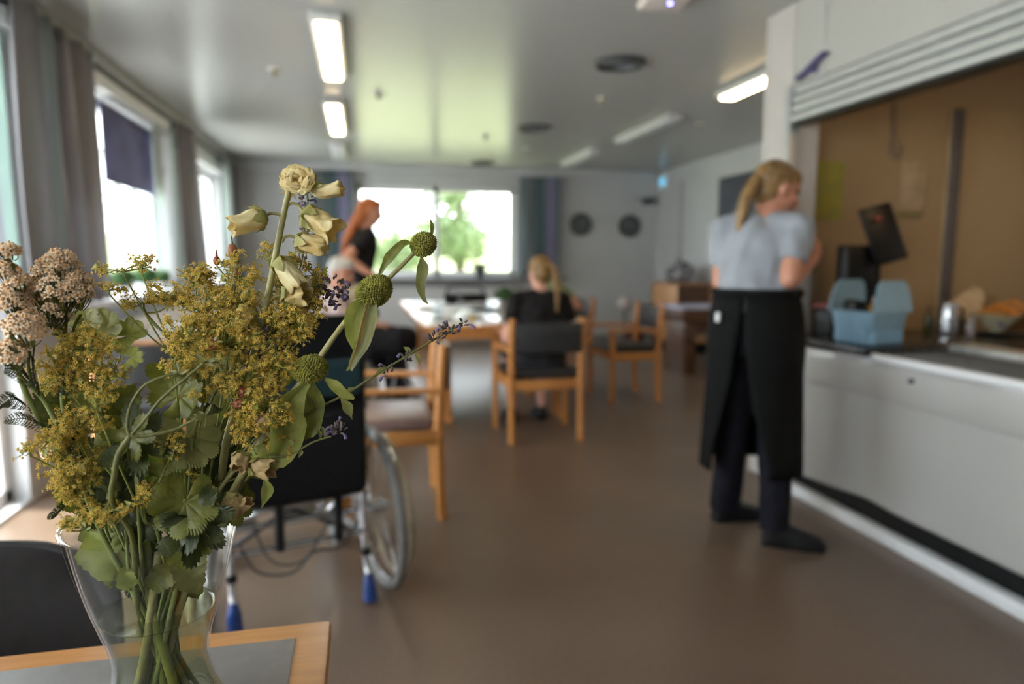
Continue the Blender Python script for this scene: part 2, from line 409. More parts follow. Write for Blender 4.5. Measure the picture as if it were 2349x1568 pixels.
curtain('grey curtain left of the back window behind the red-haired woman', (-.62, YB-.14), (-.08, YB-.14), .96, 2.38, 6, cur_teal, .03)

# blinds
M_blind = mat('blue_grey_blind', (.15, .15, .23), .7, var=.15, scale=4, trans=.4)
def blind(label, ya, yb, za, zb):
    t = thing('window_blind', label, 'blind', (XL-.02, (ya+yb)/2, zb), 0, 'blue-grey blinds in the nearer left window'); h = (yb-ya)/2
    bm = B(); n = 26
    for k in range(n):
        z = -(zb-za)*k/n; box(bm, (-.012, -h, z-(zb-za)/n*1.02), (-.002-.003*(k % 2), h, z), .001)
    obj('slats', bm, M_blind, t)
    bm = B(); tube(bm, [(-.01, -h, 0), (-.01, h, 0)], .018); obj('roller', bm, M_blind, t)
    bm = B(); box(bm, (-.018, -h, za-zb-.02), (.0, h, za-zb), .004); obj('bottom_bar', bm, M_blind, t)
blind('narrow blue-grey blind pulled low in the nearer left window', 4.2, 5.08, 1.58, 2.25)
blind('wide blue-grey blind half raised in the nearer left window', 5.20, 6.33, 1.76, 2.25)

# ---------------------------------------------------------------- ceiling fittings
M_lampbody = mat('lamp_body', (.62, .62, .62), .4)
M_lit = mat('lit_diffuser', (1, .95, .85), .5, emit=(1.0, .76, .42), estr=9)
M_off = mat('unlit_diffuser', (.72, .74, .78), .25)
def lamp(x, y0, y1, lit, label):
    t = thing('ceiling_light', label, 'ceiling light', (x, (y0+y1)/2, ZC-.001), 0, 'lit ceiling lights' if lit else 'unlit ceiling lights'); h = (y1-y0)/2
    bm = B(); box(bm, (-.085, -h-.04, -.045), (.085, h+.04, 0), .01); obj('housing', bm, M_lampbody, t)
    bm = B(); box(bm, (-.056, -h, -.062), (.056, h, -.04), .02, seg=3); obj('diffuser', bm, M_lit if lit else M_off, t)
lamp(-.15, 3.9, 5.05, True, 'lit long ceiling light, nearest and largest on the left')
lamp(-.19, 5.92, 7.2, True, 'lit ceiling light behind the largest one, above the flowers')
lamp(-.22, 8.0, 9.1, False, 'unlit ceiling light, farthest of the left row')
lamp(2.8, 4.0, 5.0, True, 'lit ceiling light beside the white column on the right')
lamp(2.77, 5.86, 7.1, False, 'unlit ceiling light, middle of the right row')
lamp(2.73, 7.85, 9.0, False, 'unlit ceiling light, farthest of the right row')
M_vent = mat('vent_grey', (.06, .06, .065), .5)
def vent(x, y, r, label):
    t = thing('ceiling_vent', label, 'vent', (x, y, ZC-.001), 0, 'round dark ceiling vents')
    bm = B(); lathe(bm, [(r, 0), (r*1.02, -.008), (r*.93, -.026), (r*.84, -.018), (r*.84, 0)], seg=40); obj('ring', bm, M_vent, t)
    bm = B()
    for k in range(1, 6): lathe(bm, [(r*.84*k/6, -.004), (r*.84*k/6+.006, -.018), (r*.84*(k+.7)/6, -.004)], seg=36)
    lathe(bm, [(.001, -.018), (r*.12, -.016), (r*.14, 0)], seg=24)
    obj('louvres', bm, mat('vent_inner', (.10, .105, .12), .4), t)
vent(1.70, 4.42, .17, 'round dark ceiling vent, nearest and largest of three')
vent(1.70, 6.72, .165, 'round dark ceiling vent, middle of three, right of the bright reflection')
vent(1.63, 9.27, .165, 'round dark ceiling vent, farthest, above the back window')
def sensor(x, y, label, col=(.30, .25, .13)):
    t = thing('ceiling_sensor', label, 'sensor', (x, y, ZC), 0, 'small ceiling sensors')
    bm = B(); lathe(bm, [(.001, -.012), (.034, -.012), (.044, -.004), (.045, 0)], seg=20); obj('base', bm, M_lampbody, t)
    bm = B(); lathe(bm, [(.001, -.045), (.012, -.043), (.018, -.03), (.022, -.012)], seg=16); obj('head', bm, mat('sensor_brown', col, .5), t)
for x, y, l in [(-.545, 5.07, 'small round ceiling sensor left of the largest lit light'), (.167, 5.65, 'small round ceiling sensor right of the lit lights'),
                (1.93, 5.41, 'small brass ceiling sensor just beyond the nearest round vent'), (1.32, 7.31, 'small ceiling sensor inside the greenish reflection'),
                (1.93, 8.0, 'small ceiling sensor near the middle round vent'), (3.2, 6.2, 'small ceiling sensor beside the unlit middle light on the right')]: sensor(x, y, l)
t = thing('ceiling_access_point', 'white rounded box with a blue indicator light on the ceiling', 'wireless device', (1.49, 3.30, ZC), math.radians(-8))
bm = B(); box(bm, (-.115, -.09, -.045), (.115, .09, 0), .03, seg=4); obj('case', bm, mat('warm_white_plastic', (.70, .62, .58), .4), t)
bm = B(); ball(bm, (.022, -.035, -.046), (.011, .011, .006), sub=2); obj('indicator_light', bm, mat('blue_led', (.2, .2, 1), .5, emit=(.25, .25, 1), estr=5), t, )

# ---------------------------------------------------------------- wall things
def clock(x, z, label, hands):
    t = thing('wall_clock', label, 'clock', (x, YB-.002, z), 0, 'round dark wall clocks'); M = RX(PI/2)
    bm = B(); lathe(bm, [(.001, 0), (.165, 0), (.17, .01), (.168, .035), (.15, .038), (.148, .02)], M=M, seg=40); obj('rim', bm, mat('clock_rim', (.05, .052, .055), .4), t)
    bm = B(); lathe(bm, [(.001, .022), (.149, .022)], M=M, seg=40)
    obj('dial', bm, mat('clock_dial', (.085, .095, .10), .5), t)
    bm = B()
    for k in range(12):
        a = k*PI/6; box(bm, (-.004, -.027, .115), (.004, -.0235, .14), 0, RY(a), (0, -.025, 0))
    obj('hour_mark', bm, mat('clock_marks', (.30, .31, .32), .5), t)
    for ang, l in hands:
        bm = B(); box(bm, (-.006, -.031, -.02), (.006, -.028, l), .001, RY(ang), (0, -.03, 0)); obj('clock_hand', bm, MATS['clock_marks'], t)
clock(3.19, 1.715, 'round dark wall clock, the left one of the pair', [(-.6, .08), (.9, .12)])
clock(3.96, 1.70, 'round dark wall clock, the right one of the pair', [(1.1, .08), (-1.2, .12)])
t = thing('exit_sign', 'small lit blue-green sign high on the wall near the far right corner', 'sign', (4.395, 9.5, 2.33), 0)
bm = B(); box(bm, (-.05, -.17, -.10), (0, .17, .10), .012); obj('case', bm, W_white, t)
bm = B(); box(bm, (-.056, -.10, -.06), (-.05, .10, .06), .004); obj('lit_panel', bm, mat('lit_sign', (.1, .5, .7), .4, emit=(.12, .40, .60), estr=.5), t)
t = thing('wall_bracket', 'small dark speaker on a bracket in the far right corner', 'bracket', (4.25, 9.8, 2.07), 0)
bm = B(); box(bm, (-.10, -.16, -.05), (.06, -.02, .04), .015); obj('speaker', bm, M_darkgrey, t)
bm = B(); tube(bm, [(0, 0, 0), (0, -.05, 0)], .012); tube(bm, [(-.1, -.08, .02), (-.26, -.10, .03)], .008); obj('arm', bm, M_darkgrey, t)
t = thing('wall_picture', 'dark blue-grey picture on the far right wall behind the standing woman', 'picture', (4.398, 7.45, 1.93), 0)
bm = B(); box(bm, (-.035, -.45, -.28), (0, .45, .27), .006); obj('frame', bm, M_darkgrey, t)
bm = B(); box(bm, (-.038, -.42, -.25), (-.034, .42, .24), 0); obj('print', bm, mat('picture_dark', (.055, .06, .085), .35, col2=(.09, .095, .12), scale=4), t)

# ---------------------------------------------------------------- outside
def patch(name, x0, x1, y0, y1, zf, m, nx=24, ny=24):
    bm = B(); g = [[bm.verts.new((x0+(x1-x0)*i/nx, y0+(y1-y0)*j/ny, zf(x0+(x1-x0)*i/nx, y0+(y1-y0)*j/ny))) for j in range(ny+1)] for i in range(nx+1)]
    for i in range(nx):
        for j in range(ny): bm.faces.new((g[i][j], g[i+1][j], g[i+1][j+1], g[i][j+1]))
    o = obj(name, bm, m); o['kind'] = 'structure'; return o
M_lawn = mat('lawn_grass', (.19, .21, .10), .9, col2=(.25, .27, .13), scale=3, bump=.5, bscale=40)
patch('ground', -40, 40, 10.1, 60, lambda x, y: -.25 + max(0, (y-14))*.075 + .15*noise.noise(V((x*.1, y*.1, 0))), M_lawn)
patch('terrace', -30, -1.86, -25, 10.1, lambda x, y: -.06, mat('pale_paving', (.72, .71, .68), .8, scale=5))
M_leaf_out = mat('tree_leaves', (.09, .15, .05), .6, col2=(.16, .22, .09), scale=2, trans=.35)
M_bark = mat('bark', (.10, .07, .05), .9, bump=.5)
def tree(x, y, h, r, n, label, name='garden_tree', z0=None, cat='tree'):
    z0 = -.25+max(0, (y-14))*.075 if z0 is None else z0
    t = thing(name, label, cat, (x, y, z0), 0)
    lobes = [(V((rnd(-.5, .5)*r, rnd(-.5, .5)*r, h*rnd(.22, .85))), r*rnd(.45, .75)) for _ in range(9)]
    bm = B()
    for _ in range(n):
        c, q = random.choice(lobes); d = V((random.gauss(0, 1), random.gauss(0, 1), random.gauss(0, 1))).normalized()
        p = c + d*q*rnd(.6, 1.0)
        if p.z < .1: continue
        s = rnd(.05, .11)*(.6+r*.25); a = d.orthogonal().normalized(); a = Quaternion(d, rnd(0, 6.28)) @ a; b = d.cross(a)+d*rnd(-.5, .5)
        vs = [bm.verts.new(p-a*s), bm.verts.new(p+b*s*.5), bm.verts.new(p+a*s), bm.verts.new(p-b*s*.5)]
        bm.faces.new(vs)
    obj('foliage', bm, M_leaf_out, t)
    bm = B(); tube(bm, [(0, 0, -.2), (0, 0, h*.3), (.1, 0, h*.6)], [r*.10, r*.08, r*.04]); 
    for c, q in lobes[:5]: tube(bm, [(0, 0, h*.3), c*.6+V((0, 0, h*.15)), c], [r*.05, r*.035, r*.02])
    obj('trunk', bm, M_bark, t)
tree(3.4, 24.0, 5.2, 1.9, 6500, 'leafy green tree in the garden, left half of the right pane of the back window')
tree(7.0, 25.0, 4.6, 1.3, 3000, 'light green tree at the right side of the back window view')
tree(1.4, 27.0, 1.5, 1.6, 3000, 'low bright green bush at the centre of the left pane of the back window', 'garden_bush', cat='bush')
tree(-2.6, 27.0, 1.6, 1.5, 3000, 'low yellow-green bush behind the red-haired woman', 'garden_bush', cat='bush')
tree(-7, 26, 5, 2.6, 3000, 'tall green tree at the far left of the back garden')
tree(-12, 5.5, 1.8, 1.3, 2500, 'low green bush outside the nearer left window', 'garden_bush', z0=-.1, cat='bush')

# kitchen: lamp
t = thing('kitchen_ceiling_light', 'warm square ceiling light inside the kitchen', 'ceiling light', (3.2, 1.5, ZC), 0)
bm = B(); box(bm, (-.3, -.3, -.05), (.3, .3, 0), .02); obj('housing', bm, M_lampbody, t)
bm = B(); box(bm, (-.26, -.26, -.065), (.26, .26, -.045), .01); obj('diffuser', bm, mat('warm_diffuser', (1, .8, .5), .5, emit=(1, .62, .28), estr=6), t)
def on(px, py, z):
    d = CF + CR*((px-IW/2)/FPX) + CU*((IH/2-py)/FPX); k = (z-EYE)/d.z
    return V((d.x*k, d.y*k, z))
# ---------------------------------------------------------------- armchair (faces +Y)
M_backvinyl = mat('black_vinyl', (.022, .022, .024), .45, var=.2, scale=30)
def make_armchair(label, seatmat=None):
    t = thing('armchair', label, 'chair')
    xf, xb, yf, yb = .262, .238, .22, -.21
    bx = lambda lo, hi, b=.008, **k: (lambda q: (box(q, lo, hi, b, **k), q)[1])(B())
    for s in (-1, 1):
        bm = B(); box(bm, (s*xf-.018, yf-.022, 0), (s*xf+.018, yf+.022, .605), .008)
        obj('leg', bm, M_wood, t)
        bm = B(); tube(bm, smooth_path([(s*xb, yb-.012, 0), (s*xb, yb-.002, .25), (s*xb, yb, .45), (s*xb, yb-.025, .83)], 4), .024, 12); obj('leg', bm, M_wood, t)
        bm = B()
        pts = smooth_path([(s*xb, yb-.02, .615), (s*(xb+.012), -.05, .618), (s*(xf+.004), .12, .622), (s*xf, yf+.045, .617)], 4)
        tube(bm, pts, .026, 10, flat=.55); obj('armrest', bm, M_wood, t)
        bm = B(); box(bm, (s*.25-.011, yb+.01, .365), (s*.25+.011, yf-.01, .43), .005); obj('apron', bm, M_wood, t)
    obj('apron', bx((-xf+.01, yf-.012, .37), (xf-.01, yf+.012, .43), .005), M_wood, t)
    obj('apron', bx((-xb+.01, yb-.012, .355), (xb-.01, yb+.012, .42), .005), M_wood, t)
    bm = B(); box(bm, (-.235, -.19, .425), (.235, .235, .485), .022, seg=3); obj('seat', bm, seatmat or M_backvinyl, t)
    # padded backrest, curved
    bm = B(); n = 12; rows = []
    for i in range(n+1):
        u = -1+2*i/n; x = u*(xb-.012); y = yb-.03-.028*(1-u*u)
        rows.append([(x, y+dy-.04*(z-.6), z) for dy, z in ((.016, .61), (.022, .70), (.016, .795), (-.004, .805), (-.014, .79), (-.016, .70), (-.014, .615), (0, .603))])
    vs = [[bm.verts.new(p) for p in r] for r in rows]
    for i in range(n):
        for k in range(8): bm.faces.new((vs[i][k], vs[i][(k+1) % 8], vs[i+1][(k+1) % 8], vs[i+1][k]))
    bm.faces.new(vs[0]); bm.faces.new(vs[-1][::-1]); obj('backrest', bm, M_backvinyl, t)
    return t
ch = make_armchair('wooden armchair with black backrest, the seated woman in black sits in it')
ch.location = (1.18, 4.52, 0); ch['group'] = 'wooden armchairs'
def put_chair(label, x, y, rz, seat=None):
    c = copy_tree(ch); c.location = (x, y, 0); c.rotation_euler = (0, 0, math.radians(rz)); c['label'] = label
    if seat:
        for q in bpy.data.objects:
            if q.parent == c and q.name.startswith('seat'): q.data = q.data.copy(); q.data.materials[0] = seat
    return c
put_chair('empty wooden armchair right of the table, its back towards the wooden cabinet', 2.24, 5.6, 92)
put_chair('wooden armchair with brown seat standing just behind the empty wheelchair', .13, 3.34, 88, M_seatbrown)
put_chair('wooden armchair with black back near the left window, half hidden by the flowers', -1.08, 3.85, 12)
put_chair('wooden armchair on the far side of the table, under the person in olive green', 2.02, 6.75, 95)

# ---------------------------------------------------------------- tables
M_tabletop = mat('pale_tabletop', (.56, .55, .56), .22, var=.04, scale=3)
def table(label, x0, x1, y0, y1, zt=.745, top=M_tabletop, rim=.03, foot=True, th=.035):
    cx, cy = (x0+x1)/2, (y0+y1)/2; hx, hy = (x1-x0)/2, (y1-y0)/2
    t = thing('dining_table', label, 'table', (cx, cy, 0))
    bm = B(); box(bm, (-hx, -hy, zt-th), (hx, hy, zt-.002), .006); obj('rim', bm, M_rimwood if not foot else M_wood, t)
    bm = B(); box(bm, (-hx+rim, -hy+rim, zt-.006), (hx-rim, hy-rim, zt)); obj('tabletop', bm, top, t)
    bm = B()
    for s in (-1, 1):
        box(bm, (-hx+.07, s*(hy-.09)-.012, zt-.11), (hx-.07, s*(hy-.09)+.012, zt-th), .003); box(bm, (s*(hx-.09)-.012, -hy+.08, zt-.11), (s*(hx-.09)+.012, hy-.08, zt-th), .003)
    obj('apron', bm, M_wood, t)
    for sx in (-1, 1):
        for sy in (-1, 1):
            bm = B(); x, y = sx*(hx-.2 if foot else hx-.06), sy*(hy-.25 if foot else hy-.06)
            box(bm, (x-.028, y-.035, 0), (x+.028, y+.035, zt-th), .01)
            if foot:
                box(bm, (x-.03, y-.12, 0), (x+.03, y+.12, .045), .018); box(bm, (x-.022, y-.07, .04), (x+.022, y+.07, .10), .02)
            obj('leg', bm, M_wood, t)
    return t
table('long wooden dining table with white top, nearer half, where the woman in black sits', .41, 1.66, 4.80, 6.25)
table('far half of the long dining table, below the back window', .41, 1.66, 6.27, 7.75)
table('wooden table near the left window behind the flowers', -1.45, -.75, 4.35, 5.6)
table('foreground table with grey top and broad orange wood rim, under the flower vase', -1.25, -.052, .10, .90, .74, M_greylam, .042, False, .028)

# near black chair at the left edge
t = thing('shell_chair', 'dark chair with a rounded back beside the foreground table', 'chair', (-.595, 1.06, 0), 0)
bm = B(); n = 16; g = []
for i in range(n+1):
    u = -1+2*i/n; row = []
    for j in range(13):
        v = j/12; half = .245*(1-.06*v)*(math.sqrt(max(0, 1-max(0, (v-.72)/.28)**3.5*.35)))
        z = .44+.355*v - .028*max(0, abs(u)-.55)**1.5*v*2
        row.append(bm.verts.new((u*half, .0+.08*v-.05*(1-u*u)*.0 + -.06*u*u, z)))
    g.append(row)
for i in range(n):
    for j in range(12): bm.faces.new((g[i][j], g[i+1][j], g[i+1][j+1], g[i][j+1]))
M_shell = mat('dark_shell', (.012, .0095, .009), .6, var=.15, scale=40, spec=.2)
o = obj('backrest', bm, M_shell, t); md = o.modifiers.new('t', 'SOLIDIFY'); md.thickness = .018; md.offset = 0; md = o.modifiers.new('b', 'BEVEL'); md.width = .007; md.segments = 3
t.rotation_euler = (0, 0, PI*0)
bm = B(); box(bm, (-.225, -.40, .425), (.225, .04, .46), .02, seg=3); obj('seat', bm, M_shell, t)
for sx in (-1, 1):
    for sy in (-.36, .0):
        bm = B(); tube(bm, [(sx*.19, sy+.02, .43), (sx*.22, sy*1.08+.02, 0)], .011, 10); obj('leg', bm, M_steel, t)

# ---------------------------------------------------------------- wheelchair (faces +Y, axle at y=0)
M_blue = mat('blue_plastic', (.008, .045, .22), .35)
M_rim = mat('wheel_handrim', (.42, .36, .26), .3, .5)
M_teal = mat('teal_cloth', (.008, .035, .045), .8)
def make_wheelchair(label, tall=True):
    t = thing('wheelchair', label, 'wheelchair')
    R = .305; ht = 1.03 if tall else .80
    for s in (-1, 1):
        wh = bpy.data.objects.new('wheel', None); C.objects.link(wh); wh.parent = t; wh.location = (s*.295, 0, R); wh.rotation_euler = (0, s*-.05, 0)
        ring = lambda rad, x: [(x, rad*math.cos(2*PI*k/48), rad*math.sin(2*PI*k/48)) for k in range(48)]
        bm = B(); tube(bm, ring(R-.016, 0), .0165, 10, closed=True); obj('tyre', bm, M_rubber, wh)
        bm = B(); tube(bm, ring(R-.035, 0), .009, 8, closed=True); obj('rim', bm, M_chrome, wh)
        bm = B(); tube(bm, ring(R-.045, s*.042), .010, 8, closed=True)
        for k in range(6): a = k*PI/3; tube(bm, [(s*.042, (R-.045)*math.cos(a), (R-.045)*math.sin(a)), (0, (R-.035)*math.cos(a), (R-.035)*math.sin(a))], .004, 6)
        obj('handrim', bm, M_rim, wh)
        bm = B(); tube(bm, [(-.028, 0, 0), (.028, 0, 0)], [.028, .028], 14); tube(bm, [(-s*.05, 0, 0), (s*.045, 0, 0)], .012, 10); obj('hub', bm, M_chrome, wh)
        bm = B()
        for k in range(24):
            a = 2*PI*k/24; b = a+(.35 if k % 2 else -.35)
            tube(bm, [(.02*(1 if k % 2 else -1), .027*math.cos(b), .027*math.sin(b)), (0, (R-.04)*math.cos(a), (R-.04)*math.sin(a))], .0013, 4, caps=False)
        obj('spokes', bm, M_chrome, wh)
        cw = bpy.data.objects.new('caster', None); C.objects.link(cw); cw.parent = t; cw.location = (s*.24, .44, .09)
        bm = B(); tube(bm, [(0, .078*math.cos(2*PI*k/24), .078*math.sin(2*PI*k/24)) for k in range(24)], .013, 8, closed=True); tube(bm, [(-.012, 0, 0), (.012, 0, 0)], .05, 16); obj('tyre', bm, M_rubber, cw)
        bm = B(); tube(bm, smooth_path([(-.02, 0, 0), (-.024, -.02, .08), (0, -.03, .105), (0, -.03, .2)], 3), .009, 8); tube(bm, smooth_path([(.02, 0, 0), (.024, -.02, .08), (0, -.03, .105)], 3), .009, 8); obj('fork', bm, M_chrome, cw)
        # side frame, arm, back cane, handle
        bm = B(); X = s*.225
        tube(bm, smooth_path([(X, -.10, .40), (X, .2, .40), (X, .42, .40), (X, .52, .34), (X, .56, .12)], 4), .0125, 8)
        tube(bm, smooth_path([(X, -.08, .22), (X, .2, .20), (X, .40, .26), (X, .43, .40)], 4), .0125, 8)
        tube(bm, [(X, -.08, .20), (X, -.08, .46)], .013, 8)
        tube(bm, [(X, -.02, .305), (s*.27, 0, .305)], .012, 8)
        obj('side_frame', bm, M_chrome, t)
        bm = B(); tube(bm, smooth_path([(X, -.08, .42), (X, -.085, .65), (X, -.10, ht-.06), (X, -.12, ht), (X, -.22, ht+.015)], 4), .0125, 8); obj('back_cane', bm, M_blackplastic, t)
        bm = B(); tube(bm, [(X, -.15, ht+.012), (X, -.26, ht+.015)], .017, 10); obj('handle', bm, M_blackplastic, t)
        bm = B(); box(bm, (s*.245-.028, .0, .675), (s*.245+.028, .32, .705), .012); tube(bm, smooth_path([(s*.245, .28, .68), (s*.25, .36, .60), (s*.25, .38, .42)], 4), .013, 8); tube(bm, [(s*.245, .0, .68), (s*.245, -.01, .42)], .012, 8)
        obj('armrest', bm, M_blackplastic, t)
        bm = B(); box(bm, (s*.238-.004, .02, .42), (s*.238+.004, .31, .62 if tall else .68), .002); obj('side_guard', bm, M_blackplastic, t)
        at_ = bpy.data.objects.new('anti_tip_bar', None); C.objects.link(at_); at_.parent = t; at_.location = (X, 0, 0)
        bm = B(); tube(bm, smooth_path([(0, -.06, .40), (0, -.075, .30), (0, -.09, .15), (s*.0, -.11, .10)], 4), .0125, 10); obj('tube', bm, M_chrome, at_)
        bm = B(); tube(bm, [(0, -.086, .19), (0, -.09, .165)], .018, 10); obj('collar', bm, M_blackplastic, at_)
        bm = B(); tube(bm, [(0, -.105, .105), (0, -.118, .07), (0, -.13, .012)], [.014, .022, .026], 12); obj('cap', bm, M_blue, at_)
        fr = bpy.data.objects.new('footrest', None); C.objects.link(fr); fr.parent = t; fr.location = (s*.13, .60, .10)
        bm = B(); box(bm, (-.08, -.05, -.01), (.08, .12, .005), .006); obj('foot_plate', bm, M_blackplastic, fr)
        bm = B(); tube(bm, smooth_path([(s*.095, -.2, .30), (s*.09, -.05, .22), (s*.085, .0, .0)], 4), .011, 8); obj('hanger', bm, M_chrome, fr)
    bm = B(); box(bm, (-.215, -.07, .415), (.215, .36, .47), .02, seg=3); obj('seat', bm, M_black, t)
    bm = B(); n = 10; rows = []
    for i in range(n+1):
        u = -1+2*i/n
        rows.append([(u*.225, -.085-.03*(1-u*u)*(1-abs(z-.65)*1.6)+dy, z) for dy, z in ((.012, .42), (.014, .55), (.014, .75), (.012, ht), (-.012, ht), (-.016, .75), (-.016, .55), (-.012, .42))])
    vs = [[bm.verts.new(p) for p in r] for r in rows]
    for i in range(n):
        for k in range(8): bm.faces.new((vs[i][k], vs[i][(k+1) % 8], vs[i+1][(k+1) % 8], vs[i+1][k]))
    bm.faces.new(vs[0]); bm.faces.new(vs[-1][::-1]); bk = obj('backrest', bm, M_black, t)
    if tall:
        bm = B(); box(bm, (-.20, -.20, .77), (.20, -.135, .89), .02, seg=3); obj('back_pouch', bm, M_teal, t)
        bm = B(); box(bm, (-.21, -.20, .43), (.21, -.125, .74), .03, seg=3); obj('back_bag', bm, M_black, t)
    bm = B()
    tube(bm, smooth_path([(-.23, -.09, .37), (-.10, -.125, .405), (.12, -.125, .41), (.23, -.09, .41)], 4), .012, 8)
    tube(bm, [(-.225, -.08, .25), (.225, -.08, .25)], .010, 8)
    tube(bm, [(-.27, 0, .305), (.27, 0, .305)], .011, 8)
    obj('cross_bar', bm, M_chrome, t)
    bm = B(); tube(bm, [(-.21, .1, .20), (.21, .12, .42)], .010, 8); tube(bm, [(.21, .1, .20), (-.21, .12, .42)], .010, 8); obj('cross_brace', bm, M_darkgrey, t)
    for x in (-.075, .12): bm = B(); tube(bm, [(x, -.135, .45), (x, -.13, .26)], .016, 8); obj('hanging_strap', bm, M_blackplastic, t)
    bm = B()
    tube(bm, smooth_path([(-.20, -.10, .30), (-.15, -.12, .20), (-.04, -.13, .175), (.04, -.12, .23), (.13, -.11, .22), (.2, -.09, .30)], 5), .0045, 6)
    tube(bm, smooth_path([(-.15, -.09, .34), (-.10, -.11, .22), (.0, -.11, .20), (.08, -.10, .30), (.12, -.08, .36)], 5), .004, 6)
    obj('cable', bm, M_darkgrey, t)
    return t
wc = make_wheelchair('empty wheelchair with blue-capped tipping bars, seen from behind beside the flowers')
wc.location = (-.25, 2.42, 0); wc.rotation_euler = (0, 0, math.radians(16))
wc2 = make_wheelchair('wheelchair at the left side of the dining table with the elderly person in it', False)
wc2.location = (-.25, 5.15, 0); wc2.rotation_euler = (0, 0, math.radians(-78))

# ---------------------------------------------------------------- serving counter
ct = thing('serving_counter', 'white curved serving counter with black worktop in front of the kitchen hatch', 'counter', (2.19, 1.0, 0))
M_panel = mat('counter_panel', (.45, .44, .425), .30, var=.015, scale=2, coat=.3)
prof = [(.135, .004), (.15, 0), (.60, 0), (.615, -.006), (.625, -.014), (.775, -.014), (.79, -.008)]
bm = B(); ys = [-3.2+.2*k for k in range(21)] + [.86+.04*k for k in range(33)]
def cx(y):  # slight ogee near the far end
    yy = y+1.0; s = min(1, max(0, (yy-2.55)/.42)); return -.05*(s*s*(3-2*s)) + .02*math.sin(PI*min(1, max(0, (yy-2.40)/.35)))
g = [[bm.verts.new((cx(y)+dx, y, z)) for z, dx in prof] for y in ys]
for i in range(len(ys)-1):
    for j in range(len(prof)-1): bm.faces.new((g[i][j], g[i+1][j], g[i+1][j+1], g[i][j+1]))
o = obj('front_panel', bm, M_panel, ct); md = o.modifiers.new('t', 'SOLIDIFY'); md.thickness = .02; md.offset = -1
bm = B(); box(bm, (-.035, -3.2, 0), (.02, 2.18, .055), .006); obj('base_strip', bm, W_white, ct)
bm = B(); box(bm, (.03, -3.2, .0), (.6, 2.10, .14)); obj('toe_kick', bm, M_blackplastic, ct)
bm = B(); box(bm, (-.075, 1.52, .797), (1.15, 2.20, .83), .006); box(bm, (.42, -3.2, .797), (1.15, 1.52, .83), .006); box(bm, (.0, -3.2, .78), (.42, 1.52, .80), .003); obj('worktop', bm, mat('black_worktop', (.015, .015, .017), .22), ct)
bm = B(); tube(bm, smooth_path([(.02, 1.72, .795), (-.03, 1.69, .795), (-.035, 1.60, .795), (-.035, 0, .795), (-.035, -3.2, .795)], 4), .019, 12); obj('edge_rail', bm, W_white, ct)
bm = B()
for k in range(7):
    x = .0+k*.048; bm = B(); box(bm, (x, -3.2, .80), (x+.018, 1.50, .818), .006); obj('tray_rib', bm, mat('dull_steel', (.16, .16, .165), .45, .8), ct) if k < 6 else None
obj('tray_rib', bm, MATS['dull_steel'], ct); bm = B(); box(bm, (-.02, -3.2, .798), (.34, 1.50, .804)); obj('tray_slide', bm, mat('dark_slide', (.05, .05, .055), .4, .3), ct)
bm = B(); box(bm, (.34, -3.2, .80), (.47, 1.52, .846), .012, seg=3); obj('steel_ledge', bm, mat('satin_steel', (.72, .71, .68), .35, .7), ct)
for y, z in ((2.02, .735), (1.32, .725), (.4, .725)):
    bm = B(); tube(bm, [(cx(y)-.012, y, z), (cx(y)-.03, y, z)], .010, 10); obj('knob', bm, M_darkgrey, ct)

# ---------------------------------------------------------------- things on the counter
M_basket = mat('pale_blue_plastic', (.30, .49, .64), .45, var=.04, trans=.08)
t = thing('plastic_basket', 'pale blue plastic basket with two raised ends on the counter corner', 'basket', (2.325, 2.765, .831), math.radians(12))
def ring_pts(hx, hy, r=.02, n=4):
    out = []
    for (sx, sy, a0) in ((1, 1, 0), (-1, 1, 90), (-1, -1, 180), (1, -1, 270)):
        for k in range(n+1):
            a = math.radians(a0+90*k/n); out.append((sx*(hx-r)+r*math.cos(a), sy*(hy-r)+r*math.sin(a)))
    return out
bm = B(); lv = []
for z, hx, hy, rib in ((.0, .103, .098, 1), (.055, .106, .102, 1), (.062, .112, .108, 0), (.14, .122, .118, 0), (.145, .130, .126, 0), (.15, .130, .126, 0)):
    pts = ring_pts(hx, hy, .025, 6); lv.append([bm.verts.new((x, y, z)) for x, y in pts])
for a, b in zip(lv, lv[1:]):
    for k in range(len(a)): bm.faces.new((a[k], a[(k+1) % len(a)], b[(k+1) % len(a)], b[k]))
bm.faces.new(lv[0][::-1])
o = obj('tub', bm, M_basket, t); md = o.modifiers.new('t', 'SOLIDIFY'); md.thickness = .004
for s in (-1, 1):   # raised ends
    bm = B(); q = [(-.118, .143), (.118, .143), (.112, .20), (.092, .268), (.07, .282), (-.07, .282), (-.092, .268), (-.112, .20)]
    a = [bm.verts.new((x, s*(.122-(z-.14)*.10), z)) for x, z in q]; b = [bm.verts.new((x, s*(.128-(z-.14)*.10), z)) for x, z in q]
    bm.faces.new(a); bm.faces.new(b[::-1])
    for k in range(8): bm.faces.new((a[k], a[(k+1) % 8], b[(k+1) % 8], b[k]))
    tube(bm, [(x, s*(.125-(z-.14)*.10), z) for x, z in q[1:]+q[:1]], .006, 8)
    obj('raised_end', bm, M_basket, t)
bm = B()
for k in range(5):
    x = -.08+k*.04
    for s in (-1, 1): bm = B(); box(bm, (x-.009, s*.1065-.007, .0), (x+.009, s*.1065+.007, .064), .004); obj('rib', bm, M_basket, t)
for k in range(4):
    y = -.06+k*.04
    for s in (-1, 1): bm = B(); box(bm, (s*.1115-.007, y-.009, .0), (s*.1115+.007, y+.009, .064), .004); obj('rib', bm, M_basket, t)
def simple(name, label, cat, bm, m, loc, rz=0, group=None):
    o = tag(obj(name, bm, m), label, cat, group); o.location = loc; o.rotation_euler = (0, 0, rz); return o
bp = V((2.325, 2.765, .835))
